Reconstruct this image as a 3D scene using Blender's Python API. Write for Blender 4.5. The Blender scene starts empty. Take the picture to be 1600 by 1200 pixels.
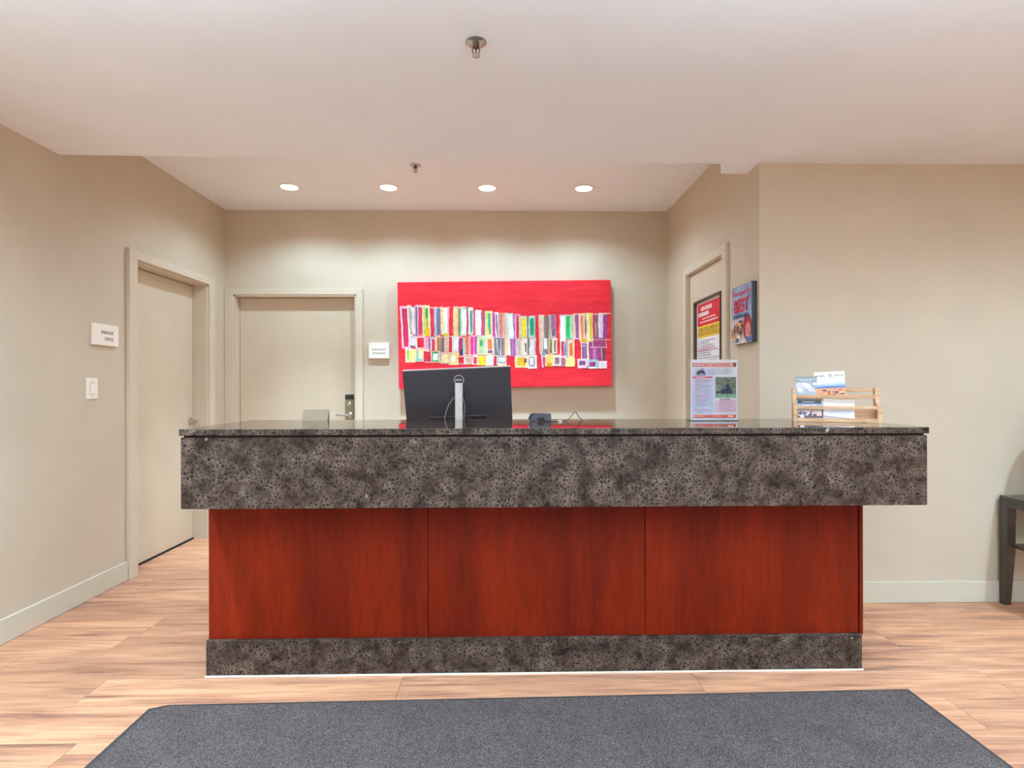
import bpy, bmesh, math, random
from math import pi, sin, cos, tan, radians
from mathutils import Matrix, Vector, Euler

random.seed(7)
SC = bpy.context.scene
COL = SC.collection

# ------------------------------------------------------------------ camera, world, exposure
cam_d = bpy.data.cameras.new('camera')
cam_d.sensor_width = 36.0
cam_d.lens = 20.25
cam_d.shift_y = 5.3 / 1600
cam_d.clip_start = 0.05
cam = bpy.data.objects.new('camera', cam_d)
COL.objects.link(cam)
cam.matrix_world = (Matrix.Translation((0, 0, 1.26)) @ Matrix.Rotation(-0.0187, 4, 'Z')
                    @ Matrix.Rotation(pi / 2, 4, 'X') @ Matrix.Rotation(-0.0018, 4, 'Z'))
SC.camera = cam

world = bpy.data.worlds.new('sky'); SC.world = world
world.use_nodes = True
world.node_tree.nodes['Background'].inputs[0].default_value = (0.80, 0.88, 1.0, 1)
world.node_tree.nodes['Background'].inputs[1].default_value = 1.0

SC.view_settings.view_transform = 'Standard'
SC.view_settings.look = 'None'
SC.view_settings.gamma = 1.0
SC.view_settings.use_curve_mapping = False
SC.view_settings.exposure = 0.16
SC.cycles.use_denoising = True
SC.cycles.max_bounces = 10
SC.cycles.diffuse_bounces = 6
SC.cycles.sample_clamp_indirect = 6.0

NICHE_W = 34.0
BEAM_W = 270.0        # their central beam      # downlights over the desk
BOUNCE_W = 30.0  # lamp added outside to brighten the ceiling
UP_W = 74.0          # unseen uplights added to brighten the ceiling
DAY_W = 14.0       # daylight from an unseen, added rear window
LAMP_COL = (0.655, 1.0, 1.27)

# daylight lamp behind the camera, added with its window for soft fill
def area(name, loc, rot, sx, sy, w, col):
    d = bpy.data.lights.new(name, 'AREA'); d.shape = 'RECTANGLE'
    d.size, d.size_y, d.energy, d.color = sx, sy, w, col
    o = bpy.data.objects.new(name, d); COL.objects.link(o)
    o.location, o.rotation_euler = loc, rot
    return o
area('daylight_fill', (1.2, -4.75, 1.35), (pi / 2, 0, 0), 5.4, 2.3, DAY_W, (0.80, 0.97, 1.10))
# area lamp added outside as ground bounce, throwing daylight up to the ceiling
area('bounce_fill', (1.2, -6.6, -0.35), (radians(118), 0, 0), 8.0, 2.6, BOUNCE_W, (0.80, 0.97, 1.10))

# ------------------------------------------------------------------ helpers
def lin(c):
    return tuple(((v / 255) / 12.92 if v / 255 <= 0.04045 else ((v / 255 + 0.055) / 1.055) ** 2.4) for v in c)

def rgba(c):
    return (*lin(c), 1.0)

class NT:
    def __init__(self, name):
        self.m = bpy.data.materials.new(name); self.m.use_nodes = True
        self.n = self.m.node_tree.nodes; self.l = self.m.node_tree.links
        self.b = self.n['Principled BSDF']
    def new(self, t, **kw):
        x = self.n.new(t)
        for k, v in kw.items():
            if k in x.inputs: x.inputs[k].default_value = v
            else: setattr(x, k, v)
        return x
    def link(self, a, b): self.l.new(a, b)
    def ramp(self, fac, stops):
        r = self.n.new('ShaderNodeValToRGB')
        els = r.color_ramp.elements
        while len(els) < len(stops): els.new(0.5)
        for e, (p, c) in zip(els, stops): e.position = p; e.color = rgba(c)
        self.link(fac, r.inputs[0]); return r.outputs[0]
    def mix(self, fac, a, b, mode='MIX'):
        x = self.n.new('ShaderNodeMix'); x.data_type = 'RGBA'; x.blend_type = mode
        for s, v in ((0, fac), (6, a), (7, b)):
            if hasattr(v, 'links'): self.link(v, x.inputs[s])
            else: x.inputs[s].default_value = v if s == 0 else (v if len(v) == 4 else rgba(v))
        return x.outputs[2]
    def coords(self, scale=(1, 1, 1), rnd=False, kind='Object'):
        t = self.n.new('ShaderNodeTexCoord'); mp = self.n.new('ShaderNodeMapping')
        mp.inputs['Scale'].default_value = scale
        self.link(t.outputs[kind], mp.inputs[0])
        if rnd:
            oi = self.n.new('ShaderNodeObjectInfo'); ml = self.n.new('ShaderNodeVectorMath'); ml.operation = 'SCALE'
            ml.inputs[0].default_value = (37.0, 71.0, 13.0)
            self.link(oi.outputs['Random'], ml.inputs['Scale']); self.link(ml.outputs[0], mp.inputs['Location'])
            self.rnd = oi.outputs['Random']
        return mp.outputs[0]
    def noise(self, vec, scale, detail=4, rough=0.55, dist=0.0):
        x = self.new('ShaderNodeTexNoise'); x.inputs['Scale'].default_value = scale
        x.inputs['Detail'].default_value = detail; x.inputs['Roughness'].default_value = rough
        x.inputs['Distortion'].default_value = dist
        self.link(vec, x.inputs['Vector']); return x.outputs[0]
    def bump(self, h, strength, dist=0.002):
        x = self.new('ShaderNodeBump'); x.inputs['Strength'].default_value = strength
        x.inputs['Distance'].default_value = dist
        self.link(h, x.inputs['Height']); self.link(x.outputs[0], self.b.inputs['Normal'])
    def col(self, c):
        if hasattr(c, 'links'): self.link(c, self.b.inputs['Base Color'])
        else: self.b.inputs['Base Color'].default_value = rgba(c)
    def set(self, rough=None, metal=None, spec=None, coat=None, coat_r=None):
        for k, v in (('Roughness', rough), ('Metallic', metal), ('Specular IOR Level', spec),
                     ('Coat Weight', coat), ('Coat Roughness', coat_r)):
            if v is not None: self.b.inputs[k].default_value = v

def paint_mat(name, c, rough=0.55, amount=0.03, bump=0.06, scale=220, spec=0.4):
    t = NT(name); v = t.coords()
    n = t.noise(v, 3.0, 3)
    dark = tuple(x * (1 - amount) for x in c)
    t.col(t.ramp(n, [(0.3, dark), (0.7, c)]))
    t.set(rough=rough, spec=spec)
    if bump: t.bump(t.noise(v, scale, 2), bump, 0.001)
    return t.m

def plain(name, c, rough=0.5, metal=0.0, spec=0.5, coat=0.0, var=0.06, scale=30):
    t = NT(name); v = t.coords()
    n = t.noise(v, scale, 3)
    t.col(t.ramp(n, [(0.3, tuple(x * (1 - var) for x in c)), (0.7, c)]))
    t.set(rough=rough, metal=metal, spec=spec, coat=coat)
    return t.m

M = {}
M['wall'] = paint_mat('wall_paint', (206, 189, 165), 0.6)
M['trim'] = paint_mat('trim_paint', (214, 197, 173), 0.38, bump=0.02)
M['door'] = paint_mat('door_paint', (214, 196, 170), 0.42, bump=0.03)
M['base'] = paint_mat('baseboard_paint', (210, 200, 178), 0.35, bump=0.02)
M['ceiling'] = paint_mat('ceiling_paint', (240, 240, 242), 0.8, 0.015, 0.05)
M['plate'] = plain('white_plate', (250, 238, 222), 0.35, var=0.02)
M['dark_gap'] = plain('dark_gap', (28, 24, 22), 0.8)
M['nickel'] = plain('satin_nickel', (196, 190, 178), 0.28, 0.95)
M['lockplate'] = plain('lock_plate', (150, 138, 112), 0.32, 0.85)
M['black'] = plain('black_plastic', (30, 28, 30), 0.4)
M['ink'] = plain('black_ink', (40, 36, 36), 0.6, spec=0.2)
M['white_ink'] = plain('white_ink', (250, 246, 240), 0.5, spec=0.2, var=0.01)
M['monitor'] = plain('monitor_shell', (54, 44, 45), 0.42)
M['monitor_dark'] = plain('monitor_recess', (22, 19, 20), 0.6)
M['screen'] = plain('dark_screen', (12, 13, 15), 0.15)
M['silver'] = plain('silver_plastic', (214, 196, 186), 0.35, 0.35)
M['frame_dark'] = plain('dark_brown_frame', (84, 66, 54), 0.4)
M['frame_black'] = plain('black_frame', (36, 30, 28), 0.4)
M['paper'] = plain('white_paper', (240, 236, 238), 0.6, spec=0.3, var=0.01)
M['taupe'] = plain('taupe_card', (160, 136, 110), 0.7)
M['table'] = plain('espresso_veneer', (58, 48, 38), 0.32, coat=0.3)
M['desk'] = plain('desk_laminate', (222, 216, 206), 0.5)  # hidden surfaces, kept pale to bounce light up to the alcove ceiling
M['rubber'] = plain('mat_rubber', (52, 48, 48), 0.7)
M['chrome'] = plain('sprinkler_chrome', (190, 186, 182), 0.25, 0.9)
M['bronze'] = plain('sprinkler_bronze', (120, 92, 66), 0.35, 0.8)
M['ceramic'] = plain('grey_ceramic', (150, 142, 132), 0.4)
M['terminal'] = plain('terminal_shell', (74, 66, 66), 0.5)
M['red_plastic'] = plain('red_plastic', (170, 20, 30), 0.4)
M['cable'] = plain('black_cable', (34, 30, 28), 0.5)
M['grey_cable'] = plain('grey_cable', (150, 142, 138), 0.5)
M['window_frame'] = plain('window_frame', (90, 84, 78), 0.4)

def emit_mat():
    t = NT('lamp_lens')
    t.col((250, 246, 238)); t.b.inputs['Emission Color'].default_value = (1, 0.95, 0.88, 1)
    t.b.inputs['Emission Strength'].default_value = 14.0
    return t.m
M['lens'] = emit_mat()

def acrylic():
    t = NT('clear_acrylic'); out = t.n['Material Output']
    tr = t.new('ShaderNodeBsdfTransparent'); gl = t.new('ShaderNodeBsdfGlossy')
    gl.inputs['Roughness'].default_value = 0.05
    fr = t.new('ShaderNodeFresnel'); fr.inputs[0].default_value = 1.35
    mx = t.new('ShaderNodeMixShader')
    t.link(fr.outputs[0], mx.inputs[0]); t.link(tr.outputs[0], mx.inputs[1]); t.link(gl.outputs[0], mx.inputs[2])
    t.link(mx.outputs[0], out.inputs[0]); return t.m
M['acrylic'] = acrylic()

def granite(name, rough, bumpy=0.0):
    t = NT(name); v = t.coords()
    nz = t.new('ShaderNodeTexNoise'); nz.inputs['Scale'].default_value = 62; nz.inputs['Detail'].default_value = 3
    t.link(v, nz.inputs['Vector'])
    add = t.new('ShaderNodeVectorMath'); add.operation = 'MULTIPLY_ADD'
    t.link(nz.outputs['Color'], add.inputs[0]); add.inputs[1].default_value = (0.011,) * 3
    t.link(v, add.inputs[2])
    v1 = t.new('ShaderNodeTexVoronoi'); v1.feature = 'DISTANCE_TO_EDGE'; v1.inputs['Scale'].default_value = 72
    t.link(add.outputs[0], v1.inputs['Vector'])
    v2 = t.new('ShaderNodeTexVoronoi'); v2.feature = 'F1'; v2.inputs['Scale'].default_value = 72
    t.link(add.outputs[0], v2.inputs['Vector'])
    v3 = t.new('ShaderNodeTexVoronoi'); v3.feature = 'DISTANCE_TO_EDGE'; v3.inputs['Scale'].default_value = 150
    t.link(add.outputs[0], v3.inputs['Vector'])
    sep = t.new('ShaderNodeSeparateColor'); t.link(v2.outputs['Color'], sep.inputs[0])
    grain = t.ramp(sep.outputs[0], [(0.0, (20, 11, 8)), (0.3, (40, 27, 20)), (0.7, (56, 41, 33)), (1.0, (70, 54, 45))])
    vein = t.ramp(v1.outputs['Distance'], [(0.0, (255, 255, 255)), (0.13, (120, 120, 120)), (0.3, (0, 0, 0))])
    fine = t.ramp(v3.outputs['Distance'], [(0.0, (200, 200, 200)), (0.14, (0, 0, 0))])
    patch = t.noise(v, 14, 3)
    pr = t.ramp(patch, [(0.38, (40, 40, 40)), (0.66, (225, 225, 225))])
    veinf = t.mix(1.0, vein, pr, 'MULTIPLY')
    c = t.mix(veinf, grain, (138, 118, 104))
    finef = t.mix(1.0, fine, pr, 'MULTIPLY')
    f2 = t.mix(1.0, finef, (150, 150, 150), 'MULTIPLY')
    c = t.mix(f2, c, (104, 86, 75))
    fl = t.noise(v, 19.0, 2, 0.4)
    flm = t.ramp(fl, [(0.745, (0, 0, 0)), (0.775, (190, 190, 190))])
    c = t.mix(flm, c, (196, 186, 178))
    t.col(c); t.set(rough=rough, spec=0.5 if rough < 0.1 else 0.25)
    if rough < 0.1: t.b.inputs['IOR'].default_value = 2.2
    return t.m
M['granite'] = granite('polished_granite', 0.02)
M['granite_side'] = granite('granite_face', 0.30)
M['granite_plinth'] = granite('granite_plinth', 0.38)

def cherry(name, dark, light):
    t = NT(name); v = t.coords((1, 1, 0.12), rnd=True)
    n1 = t.noise(v, 5, 4, 0.6, 0.6); n2 = t.noise(v, 60, 4, 0.6)
    c1 = t.ramp(n1, [(0.3, dark), (0.72, light)])
    c2 = t.ramp(n2, [(0.35, (205, 205, 205)), (0.6, (255, 255, 255))])
    t.col(t.mix(0.55, c1, t.mix(1.0, c1, c2, 'MULTIPLY')))
    t.set(rough=0.45, spec=0.16)
    return t.m
M['cherry'] = cherry('cherry_veneer', (102, 23, 6), (142, 38, 9))

def floor_wood():
    t = NT('floor_planks'); v = t.coords((0.75, 7.5, 3), rnd=True)
    n1 = t.noise(v, 2.0, 6, 0.62, 0.8)
    v2 = t.coords((1.2, 34, 4), rnd=True); n2 = t.noise(v2, 4, 5, 0.6, 0.3)
    c = t.ramp(n1, [(0.30, (146, 98, 80)), (0.45, (200, 142, 110)), (0.58, (224, 163, 126)), (0.75, (236, 178, 138))])
    g = t.ramp(n2, [(0.3, (190, 182, 178)), (0.55, (255, 255, 255))])
    c = t.mix(0.8, c, t.mix(1.0, c, g, 'MULTIPLY'))
    tint = t.ramp(t.rnd, [(0.0, (226, 222, 220)), (0.5, (245, 243, 242)), (1.0, (255, 250, 244))])
    c = t.mix(1.0, c, tint, 'MULTIPLY')
    t.col(c); t.set(rough=0.42, spec=0.4); t.bump(n2, 0.12, 0.0006)
    return t.m
M['plank'] = floor_wood()
M['subfloor'] = plain('plank_joint', (92, 62, 48), 0.7)

def rack_wood():
    t = NT('light_rack_wood'); v = t.coords((1.5, 10, 10), rnd=True)
    n = t.noise(v, 5, 5, 0.6, 0.7)
    t.col(t.ramp(n, [(0.3, (170, 116, 80)), (0.5, (206, 158, 116)), (0.7, (222, 182, 142))]))
    t.set(rough=0.5); return t.m
M['rack'] = rack_wood()

def carpet():
    t = NT('mat_pile'); v = t.coords()
    n = t.noise(v, 260, 3, 0.7); n2 = t.noise(v, 7, 3)
    c = t.ramp(n, [(0.32, (48, 41, 41)), (0.5, (88, 77, 74)), (0.68, (140, 124, 118))])
    c = t.mix(0.5, c, t.mix(1.0, c, t.ramp(n2, [(0.3, (205, 205, 208)), (0.7, (255, 255, 255))]), 'MULTIPLY'))
    t.col(c); t.set(rough=0.95, spec=0.1); t.bump(n, 0.8, 0.004); return t.m
M['carpet'] = carpet()

def vcol(name, rough=0.45, noise=0.0, spec=0.4):
    t = NT(name); a = t.new('ShaderNodeVertexColor'); a.layer_name = 'Col'
    if noise:
        v = t.coords((1, 1, 1)); n = t.noise(v, 24, 5, 0.65, 1.0)
        g = t.ramp(n, [(0.3, (255 - 255 * noise,) * 3), (0.65, (255, 255, 255))])
        t.col(t.mix(1.0, a.outputs[0], g, 'MULTIPLY'))
    else: t.col(a.outputs[0])
    t.set(rough=rough, spec=spec); return t.m
M['print'] = vcol('printed_paper', 0.4, 0.04)
M['print_photo'] = vcol('printed_photo', 0.4, 0.35)
M['paint'] = vcol('acrylic_paint', 0.5, 0.16)

def canvas_red():
    t = NT('red_canvas'); v = t.coords((1, 1, 5))
    n = t.noise(v, 3.5, 6, 0.6, 0.6)
    t.col(t.ramp(n, [(0.28, (204, 14, 34)), (0.52, (226, 28, 46)), (0.75, (238, 54, 62))]))
    t.set(rough=0.45, spec=0.35); t.bump(t.noise(v, 40, 4), 0.1, 0.002); return t.m
M['canvas'] = canvas_red()

# ------------------------------------------------------------------ geometry helpers
def BM(): return bmesh.new()

def box(bm, x0, x1, y0, y1, z0, z1, bev=0.0, seg=2):
    vs = [bm.verts.new((x, y, z)) for z in (z0, z1) for y in (y0, y1) for x in (x0, x1)]
    fs = [(0, 2, 3, 1), (4, 5, 7, 6), (0, 1, 5, 4), (2, 6, 7, 3), (0, 4, 6, 2), (1, 3, 7, 5)]
    faces = [bm.faces.new([vs[i] for i in f]) for f in fs]
    if bev:
        ed = list({e for f in faces for e in f.edges})
        bmesh.ops.bevel(bm, geom=ed, offset=bev, segments=seg, affect='EDGES', profile=0.5)
    return bm

def prism(bm, pts, a0, a1, axis='Z'):
    """polygon pts (2d) extruded from a0 to a1 along axis; pts ccw in the remaining axes"""
    def P(p, a):
        return {'Z': (p[0], p[1], a), 'Y': (p[0], a, p[1]), 'X': (a, p[0], p[1])}[axis]
    lo = [bm.verts.new(P(p, a0)) for p in pts]; hi = [bm.verts.new(P(p, a1)) for p in pts]
    n = len(pts)
    bm.faces.new(lo[::-1]); bm.faces.new(hi)
    for i in range(n): bm.faces.new((lo[i], lo[(i + 1) % n], hi[(i + 1) % n], hi[i]))
    return bm

def lathe(bm, prof, c=(0, 0, 0), axis='Z', seg=32):
    """revolve (r, h) profile about axis through c"""
    rings = []
    for r, h_ in prof:
        ring = []
        for k in range(seg):
            a = 2 * pi * k / seg
            p = {'Z': (r * cos(a), r * sin(a), h_), 'Y': (r * cos(a), h_, r * sin(a)), 'X': (h_, r * cos(a), r * sin(a))}[axis]
            ring.append(bm.verts.new((c[0] + p[0], c[1] + p[1], c[2] + p[2])))
        rings.append(ring)
    for a, b in zip(rings, rings[1:]):
        for k in range(seg): bm.faces.new((a[k], a[(k + 1) % seg], b[(k + 1) % seg], b[k]))
    bm.faces.new(rings[0][::-1]); bm.faces.new(rings[-1])
    return bm

def tube(bm, pts, r, seg=8):
    """round tube along pts; r number or list"""
    pts = [Vector(p) for p in pts]
    rs = r if isinstance(r, (list, tuple)) else [r] * len(pts)
    rings = []; up = None
    for i, p in enumerate(pts):
        d = (pts[min(i + 1, len(pts) - 1)] - pts[max(i - 1, 0)]).normalized()
        if up is None: up = Vector((0, 0, 1)) if abs(d.z) < 0.9 else Vector((1, 0, 0))
        s = d.cross(up).normalized(); u = s.cross(d).normalized(); up = u
        rings.append([bm.verts.new(p + (s * cos(2 * pi * k / seg) + u * sin(2 * pi * k / seg)) * rs[i]) for k in range(seg)])
    for a, b in zip(rings, rings[1:]):
        for k in range(seg): bm.faces.new((a[k], a[(k + 1) % seg], b[(k + 1) % seg], b[k]))
    bm.faces.new(rings[0][::-1]); bm.faces.new(rings[-1])
    return bm

def smooth_pts(pts, n=6):
    P = [Vector(p) for p in pts]; out = []
    for i in range(len(P) - 1):
        p0, p1, p2, p3 = P[max(i - 1, 0)], P[i], P[i + 1], P[min(i + 2, len(P) - 1)]
        for k in range(n):
            t = k / n
            out.append(0.5 * ((2 * p1) + (-p0 + p2) * t + (2 * p0 - 5 * p1 + 4 * p2 - p3) * t * t + (-p0 + 3 * p1 - 3 * p2 + p3) * t ** 3))
    out.append(P[-1]); return out

def obj(name, bm, mat, parent=None, world=False, xf=None, smooth=False):
    """link bm as ONE mesh object. world=True: verts are in world space, moved into the parent's space"""
    if xf is not None: bmesh.ops.transform(bm, matrix=xf, verts=bm.verts)
    if world and parent is not None:
        o = parent; L = Vector((0, 0, 0))
        while o is not None: L += o.location; o = o.parent
        bmesh.ops.translate(bm, vec=-L, verts=bm.verts)
    bmesh.ops.recalc_face_normals(bm, faces=bm.faces)
    me = bpy.data.meshes.new(name); bm.to_mesh(me); bm.free()
    if smooth:
        for p in me.polygons: p.use_smooth = True
        try: me.set_sharp_from_angle(angle=radians(35))
        except Exception: pass
    me.materials.append(mat)
    o = bpy.data.objects.new(name, me); COL.objects.link(o)
    if parent is not None: o.parent = parent
    return o

def tag(o, label=None, cat=None, group=None, kind=None):
    if label: o['label'] = label
    if cat: o['category'] = cat
    if group: o['group'] = group
    if kind: o['kind'] = kind
    return o

def empty(name, loc, rot=(0, 0, 0), label=None, cat=None, group=None, kind=None):
    o = bpy.data.objects.new(name, None); COL.objects.link(o)
    o.empty_display_size = 0.1
    o.location = loc; o.rotation_euler = rot
    return tag(o, label, cat, group, kind)

def struct(name, bm, mat, label, cat):
    return tag(obj(name, bm, mat), label, cat, kind='structure')

def dup(root, loc, label=None):
    def cp(o, parent):
        c = o.copy(); COL.objects.link(c)
        if parent is not None: c.parent = parent
        for ch in list(o.children): cp(ch, c)
        return c
    r = cp(root, None); r.location = loc
    if label: r['label'] = label
    return r

_txt = {}
def text(name, s, box2, depth, mat, parent, plane='XZ', y=0.0, flip=1, shear=0.0, bold=0.0):
    """lettering filling box2=(x0,x1,z0,z1) in the parent's local x/z plane at local y, facing -Y"""
    cu = bpy.data.curves.new('txt', 'FONT'); cu.body = s; cu.size = 1.0; cu.resolution_u = 3
    cu.shear = shear; cu.offset = bold
    ob = bpy.data.objects.new('txt', cu); COL.objects.link(ob)
    dg = bpy.context.evaluated_depsgraph_get(); dg.update()
    me = bpy.data.meshes.new_from_object(ob.evaluated_get(dg))
    bpy.data.objects.remove(ob)
    xs = [v.co.x for v in me.vertices]; ys = [v.co.y for v in me.vertices]
    x0, x1, z0, z1 = box2
    ax = (x1 - x0) / (max(xs) - min(xs)); az = (z1 - z0) / (max(ys) - min(ys))
    bm = BM(); bm.from_mesh(me); bpy.data.meshes.remove(me)
    for v in bm.verts:
        v.co = Vector((x0 + (v.co.x - min(xs)) * ax, 0, z0 + (v.co.y - min(ys)) * az))
    r = bmesh.ops.extrude_face_region(bm, geom=list(bm.faces))
    bmesh.ops.translate(bm, vec=(0, -depth, 0), verts=[g for g in r['geom'] if isinstance(g, bmesh.types.BMVert)])
    bmesh.ops.translate(bm, vec=(0, y, 0), verts=bm.verts)
    return obj(name, bm, mat, parent)

class Print:
    """flat coloured print: polygons laid on the local x/z plane, facing -Y, each a hair above the last"""
    def __init__(self, y0, step=0.00006):
        self.bm = BM(); self.cl = self.bm.loops.layers.color.new('Col'); self.y = y0; self.step = step; self.zo = 0.0
    def poly(self, pts, c):
        vs = [self.bm.verts.new((p[0], self.y, p[1] + self.zo)) for p in pts]
        f = self.bm.faces.new(vs)
        L = (*[x / 255 for x in c], 1.0)
        for lp in f.loops: lp[self.cl] = L
        self.y -= self.step
    def rect(self, x0, x1, z0, z1, c): self.poly([(x0, z0), (x1, z0), (x1, z1), (x0, z1)], c)
    def ell(self, cx, cz, rx, rz, c, n=20, a0=0.0):
        self.poly([(cx + rx * cos(2 * pi * k / n) * cos(a0) - rz * sin(2 * pi * k / n) * sin(a0),
                    cz + rx * cos(2 * pi * k / n) * sin(a0) + rz * sin(2 * pi * k / n) * cos(a0)) for k in range(n)], c)
    def build(self, name, mat, parent):
        bm = self.bm
        me = bpy.data.meshes.new(name); bm.to_mesh(me); bm.free()
        me.materials.append(mat)
        # faces look towards -Y
        if me.polygons and me.polygons[0].normal.y > 0: me.flip_normals()
        o = bpy.data.objects.new(name, me); COL.objects.link(o); o.parent = parent
        return o

# ------------------------------------------------------------------ dimensions of the room
XL, YB, XR, YF = -2.464, 5.192, 1.503, 3.324     # left wall, back wall, alcove right wall, facing wall
HC, HN = 2.563, 2.851                            # lobby ceiling, alcove ceiling
XE, YR = 5.2, -4.2                               # far right and rear of the lobby

# ------------------------------------------------------------------ shell
# floor: slab, individually laid planks where the eye can follow them, one joined field beyond
bm = BM(); box(bm, XL - 0.35, XE + 0.2, YR - 0.2, YB + 0.35, -0.15, -0.005)
floor = struct('floor', bm, M['subfloor'], 'wood plank floor running under the counter and the mat', 'floor')
PW, PL, G = 0.2235, 1.272, 0.0012
def plank(bm, x0, x1, y0, y1, x_c=0, y_c=0):
    z0, z1, t = -0.005, 0.0, 0.0012
    lo = [(x0, y0), (x1, y0), (x1, y1), (x0, y1)]
    hi = [(x0 + t, y0 + t), (x1 - t, y0 + t), (x1 - t, y1 - t), (x0 + t, y1 - t)]
    a = [bm.verts.new((p[0] - x_c, p[1] - y_c, z0)) for p in lo]
    m_ = [bm.verts.new((p[0] - x_c, p[1] - y_c, z1 - t)) for p in lo]
    b = [bm.verts.new((p[0] - x_c, p[1] - y_c, z1)) for p in hi]
    bm.faces.new(b)
    for i in range(4):
        j = (i + 1) % 4
        bm.faces.new((a[i], a[j], m_[j], m_[i])); bm.faces.new((m_[i], m_[j], b[j], b[i]))
shared = None
rest = BM()
phase = {0: -0.43, -1: 0.521, 1: 0.30, 2: 0.657}     # butt joints read from the photograph
row = 0
for row in range(-29, 14):
    y0 = 2.297 + row * PW; y1 = y0 + PW - G
    if y0 > YB + 0.12: break
    if y0 < YR: continue
    ph = phase.get(row, random.uniform(0, PL))
    k0 = math.floor((XL - 0.15 - ph) / PL)
    x = ph + k0 * PL
    y1 = min(y1, YB + 0.14)
    while x < XE:
        a, b = x, x + PL - G
        xmin = XL - 0.14 if y0 > 3.7 else XL - 0.002
        ca, cb = max(a, xmin), min(b, XE if y0 < YF else XR + 0.01)
        if cb - ca > 0.02:
            if y0 > 0.9:
                bm = BM(); plank(bm, ca, cb, y0, y1, (ca + cb) / 2, (y0 + y1) / 2)
                o = obj('plank', bm, M['plank'], floor)
                o.location = ((ca + cb) / 2, (y0 + y1) / 2, 0)
            else: plank(rest, ca, cb, y0, y1)
        x += PL
tag(obj('planks', rest, M['plank'], floor), kind='stuff')

# left wall with the opening of door_1
D1a, D1b, D1h = 3.915, 4.872, 2.124
bm = BM()
box(bm, XL - 0.2, XL, YR, D1a, 0, HC + 0.5); box(bm, XL - 0.2, XL, D1b, YB + 0.3, 0, HC + 0.5)
box(bm, XL - 0.2, XL, D1a, D1b, D1h, HC + 0.5); box(bm, XL - 0.26, XL - 0.2, D1a - .1, D1b + .1, 0, HC)  # last box: unseen backing added to block light behind the leaf
wall_left = struct('wall_left', bm, M['wall'], 'taupe painted wall along the left side', 'wall')
# back wall with the opening of door_2
D2a, D2b, D2h = -2.378, -1.305, 2.085
bm = BM()
box(bm, XL - 0.0005, D2a, YB, YB + 0.2, 0, HN + 0.2); box(bm, D2b, XR + 0.2, YB, YB + 0.2, 0, HN + 0.2)
box(bm, D2a, D2b, YB, YB + 0.2, D2h, HN + 0.2); box(bm, D2a - .05, D2b + .1, YB + 0.2, YB + 0.26, 0, HC)  # last box: unseen backing, added to keep outside light out
struct('wall_back', bm, M['wall'], 'taupe wall behind the counter carrying the red painting', 'wall')
# alcove right wall with the opening of door_3, and the facing wall
D3a, D3b, D3h = 3.840, 4.596, 2.153
bm = BM()
box(bm, XR, XR + 0.16, YF + 0.0005, D3a, 0, HN + 0.2); box(bm, XR, XR + 0.16, D3b, YB + 0.2, 0, HN + 0.2)
box(bm, XR, XR + 0.16, D3a, D3b, D3h, HN + 0.2); box(bm, XR + 0.16, XR + 0.22, D3a - .05, D3b + .05, 0, HC)  # last box: unseen light-blocking backing added behind the door
struct('wall_alcove', bm, M['wall'], 'narrow taupe side wall holding the far right door', 'wall')
bm = BM(); box(bm, XR + 0.0005, XE + 0.2, YF, YF + 0.14, 0, HC + 0.2)
struct('wall_right', bm, M['wall'], 'taupe wall behind the brochure rack and the console table', 'wall')
bm = BM(); box(bm, XE, XE + 0.2, YR, YF, 0, HC + 0.2)
struct('wall_far_right', bm, M['wall'], 'taupe lobby wall out of frame on the right', 'wall')
# rear wall with an unseen window added to let fill light in
bm = BM(); WX0, WX1, WZ0, WZ1 = -1.5, 3.9, 0.2, 2.35
box(bm, XL - 0.2, WX0, YR - 0.2, YR, 0, HC + 0.2); box(bm, WX1, XE + 0.2, YR - 0.2, YR, 0, HC + 0.2)
box(bm, WX0, WX1, YR - 0.2, YR, 0, WZ0); box(bm, WX0, WX1, YR - 0.2, YR, WZ1, HC + 0.2)
struct('wall_rear', bm, M['wall'], 'taupe lobby wall behind the camera with the added window', 'wall')
win = empty('added_window_1', (0, YR, 0), label='wide window added in the unseen rear wall for fill light', cat='window', kind='structure')
bm = BM()
for k in range(5):
    x = WX0 + (WX1 - WX0) * k / 4; box(bm, x - 0.03, x + 0.03, YR - 0.14, YR - 0.06, WZ0, WZ1)
box(bm, WX0, WX1, YR - 0.14, YR - 0.06, WZ0, WZ0 + 0.06); box(bm, WX0, WX1, YR - 0.14, YR - 0.06, WZ1 - 0.06, WZ1)
obj('window_frame', bm, M['window_frame'], win, world=True)
for k in range(4):
    xa = WX0 + (WX1 - WX0) * k / 4 + 0.03; xb = WX0 + (WX1 - WX0) * (k + 1) / 4 - 0.03
    bm = BM(); box(bm, xa, xb, YR - 0.105, YR - 0.095, WZ0 + 0.06, WZ1 - 0.06); obj('pane', bm, M['acrylic'], win, world=True)

# ceilings: lobby ceiling (lower, with a small return on the right) and the raised alcove ceiling
bm = BM()
prism(bm, [(XL, YR), (XE, YR), (XE, YF), (XR, YF), (XR, 3.493), (1.342, 3.493), (1.342, 3.338), (XL, 3.262)], HC, HN + 0.1)
struct('ceiling', bm, M['ceiling'], 'white lobby ceiling in front of the raised alcove ceiling', 'ceiling')
bm = BM(); box(bm, XL, XR, 3.26, YB, HN, HN + 0.12)
struct('ceiling_alcove', bm, M['ceiling'], 'raised white ceiling over the desk with four lamps', 'ceiling')

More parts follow.
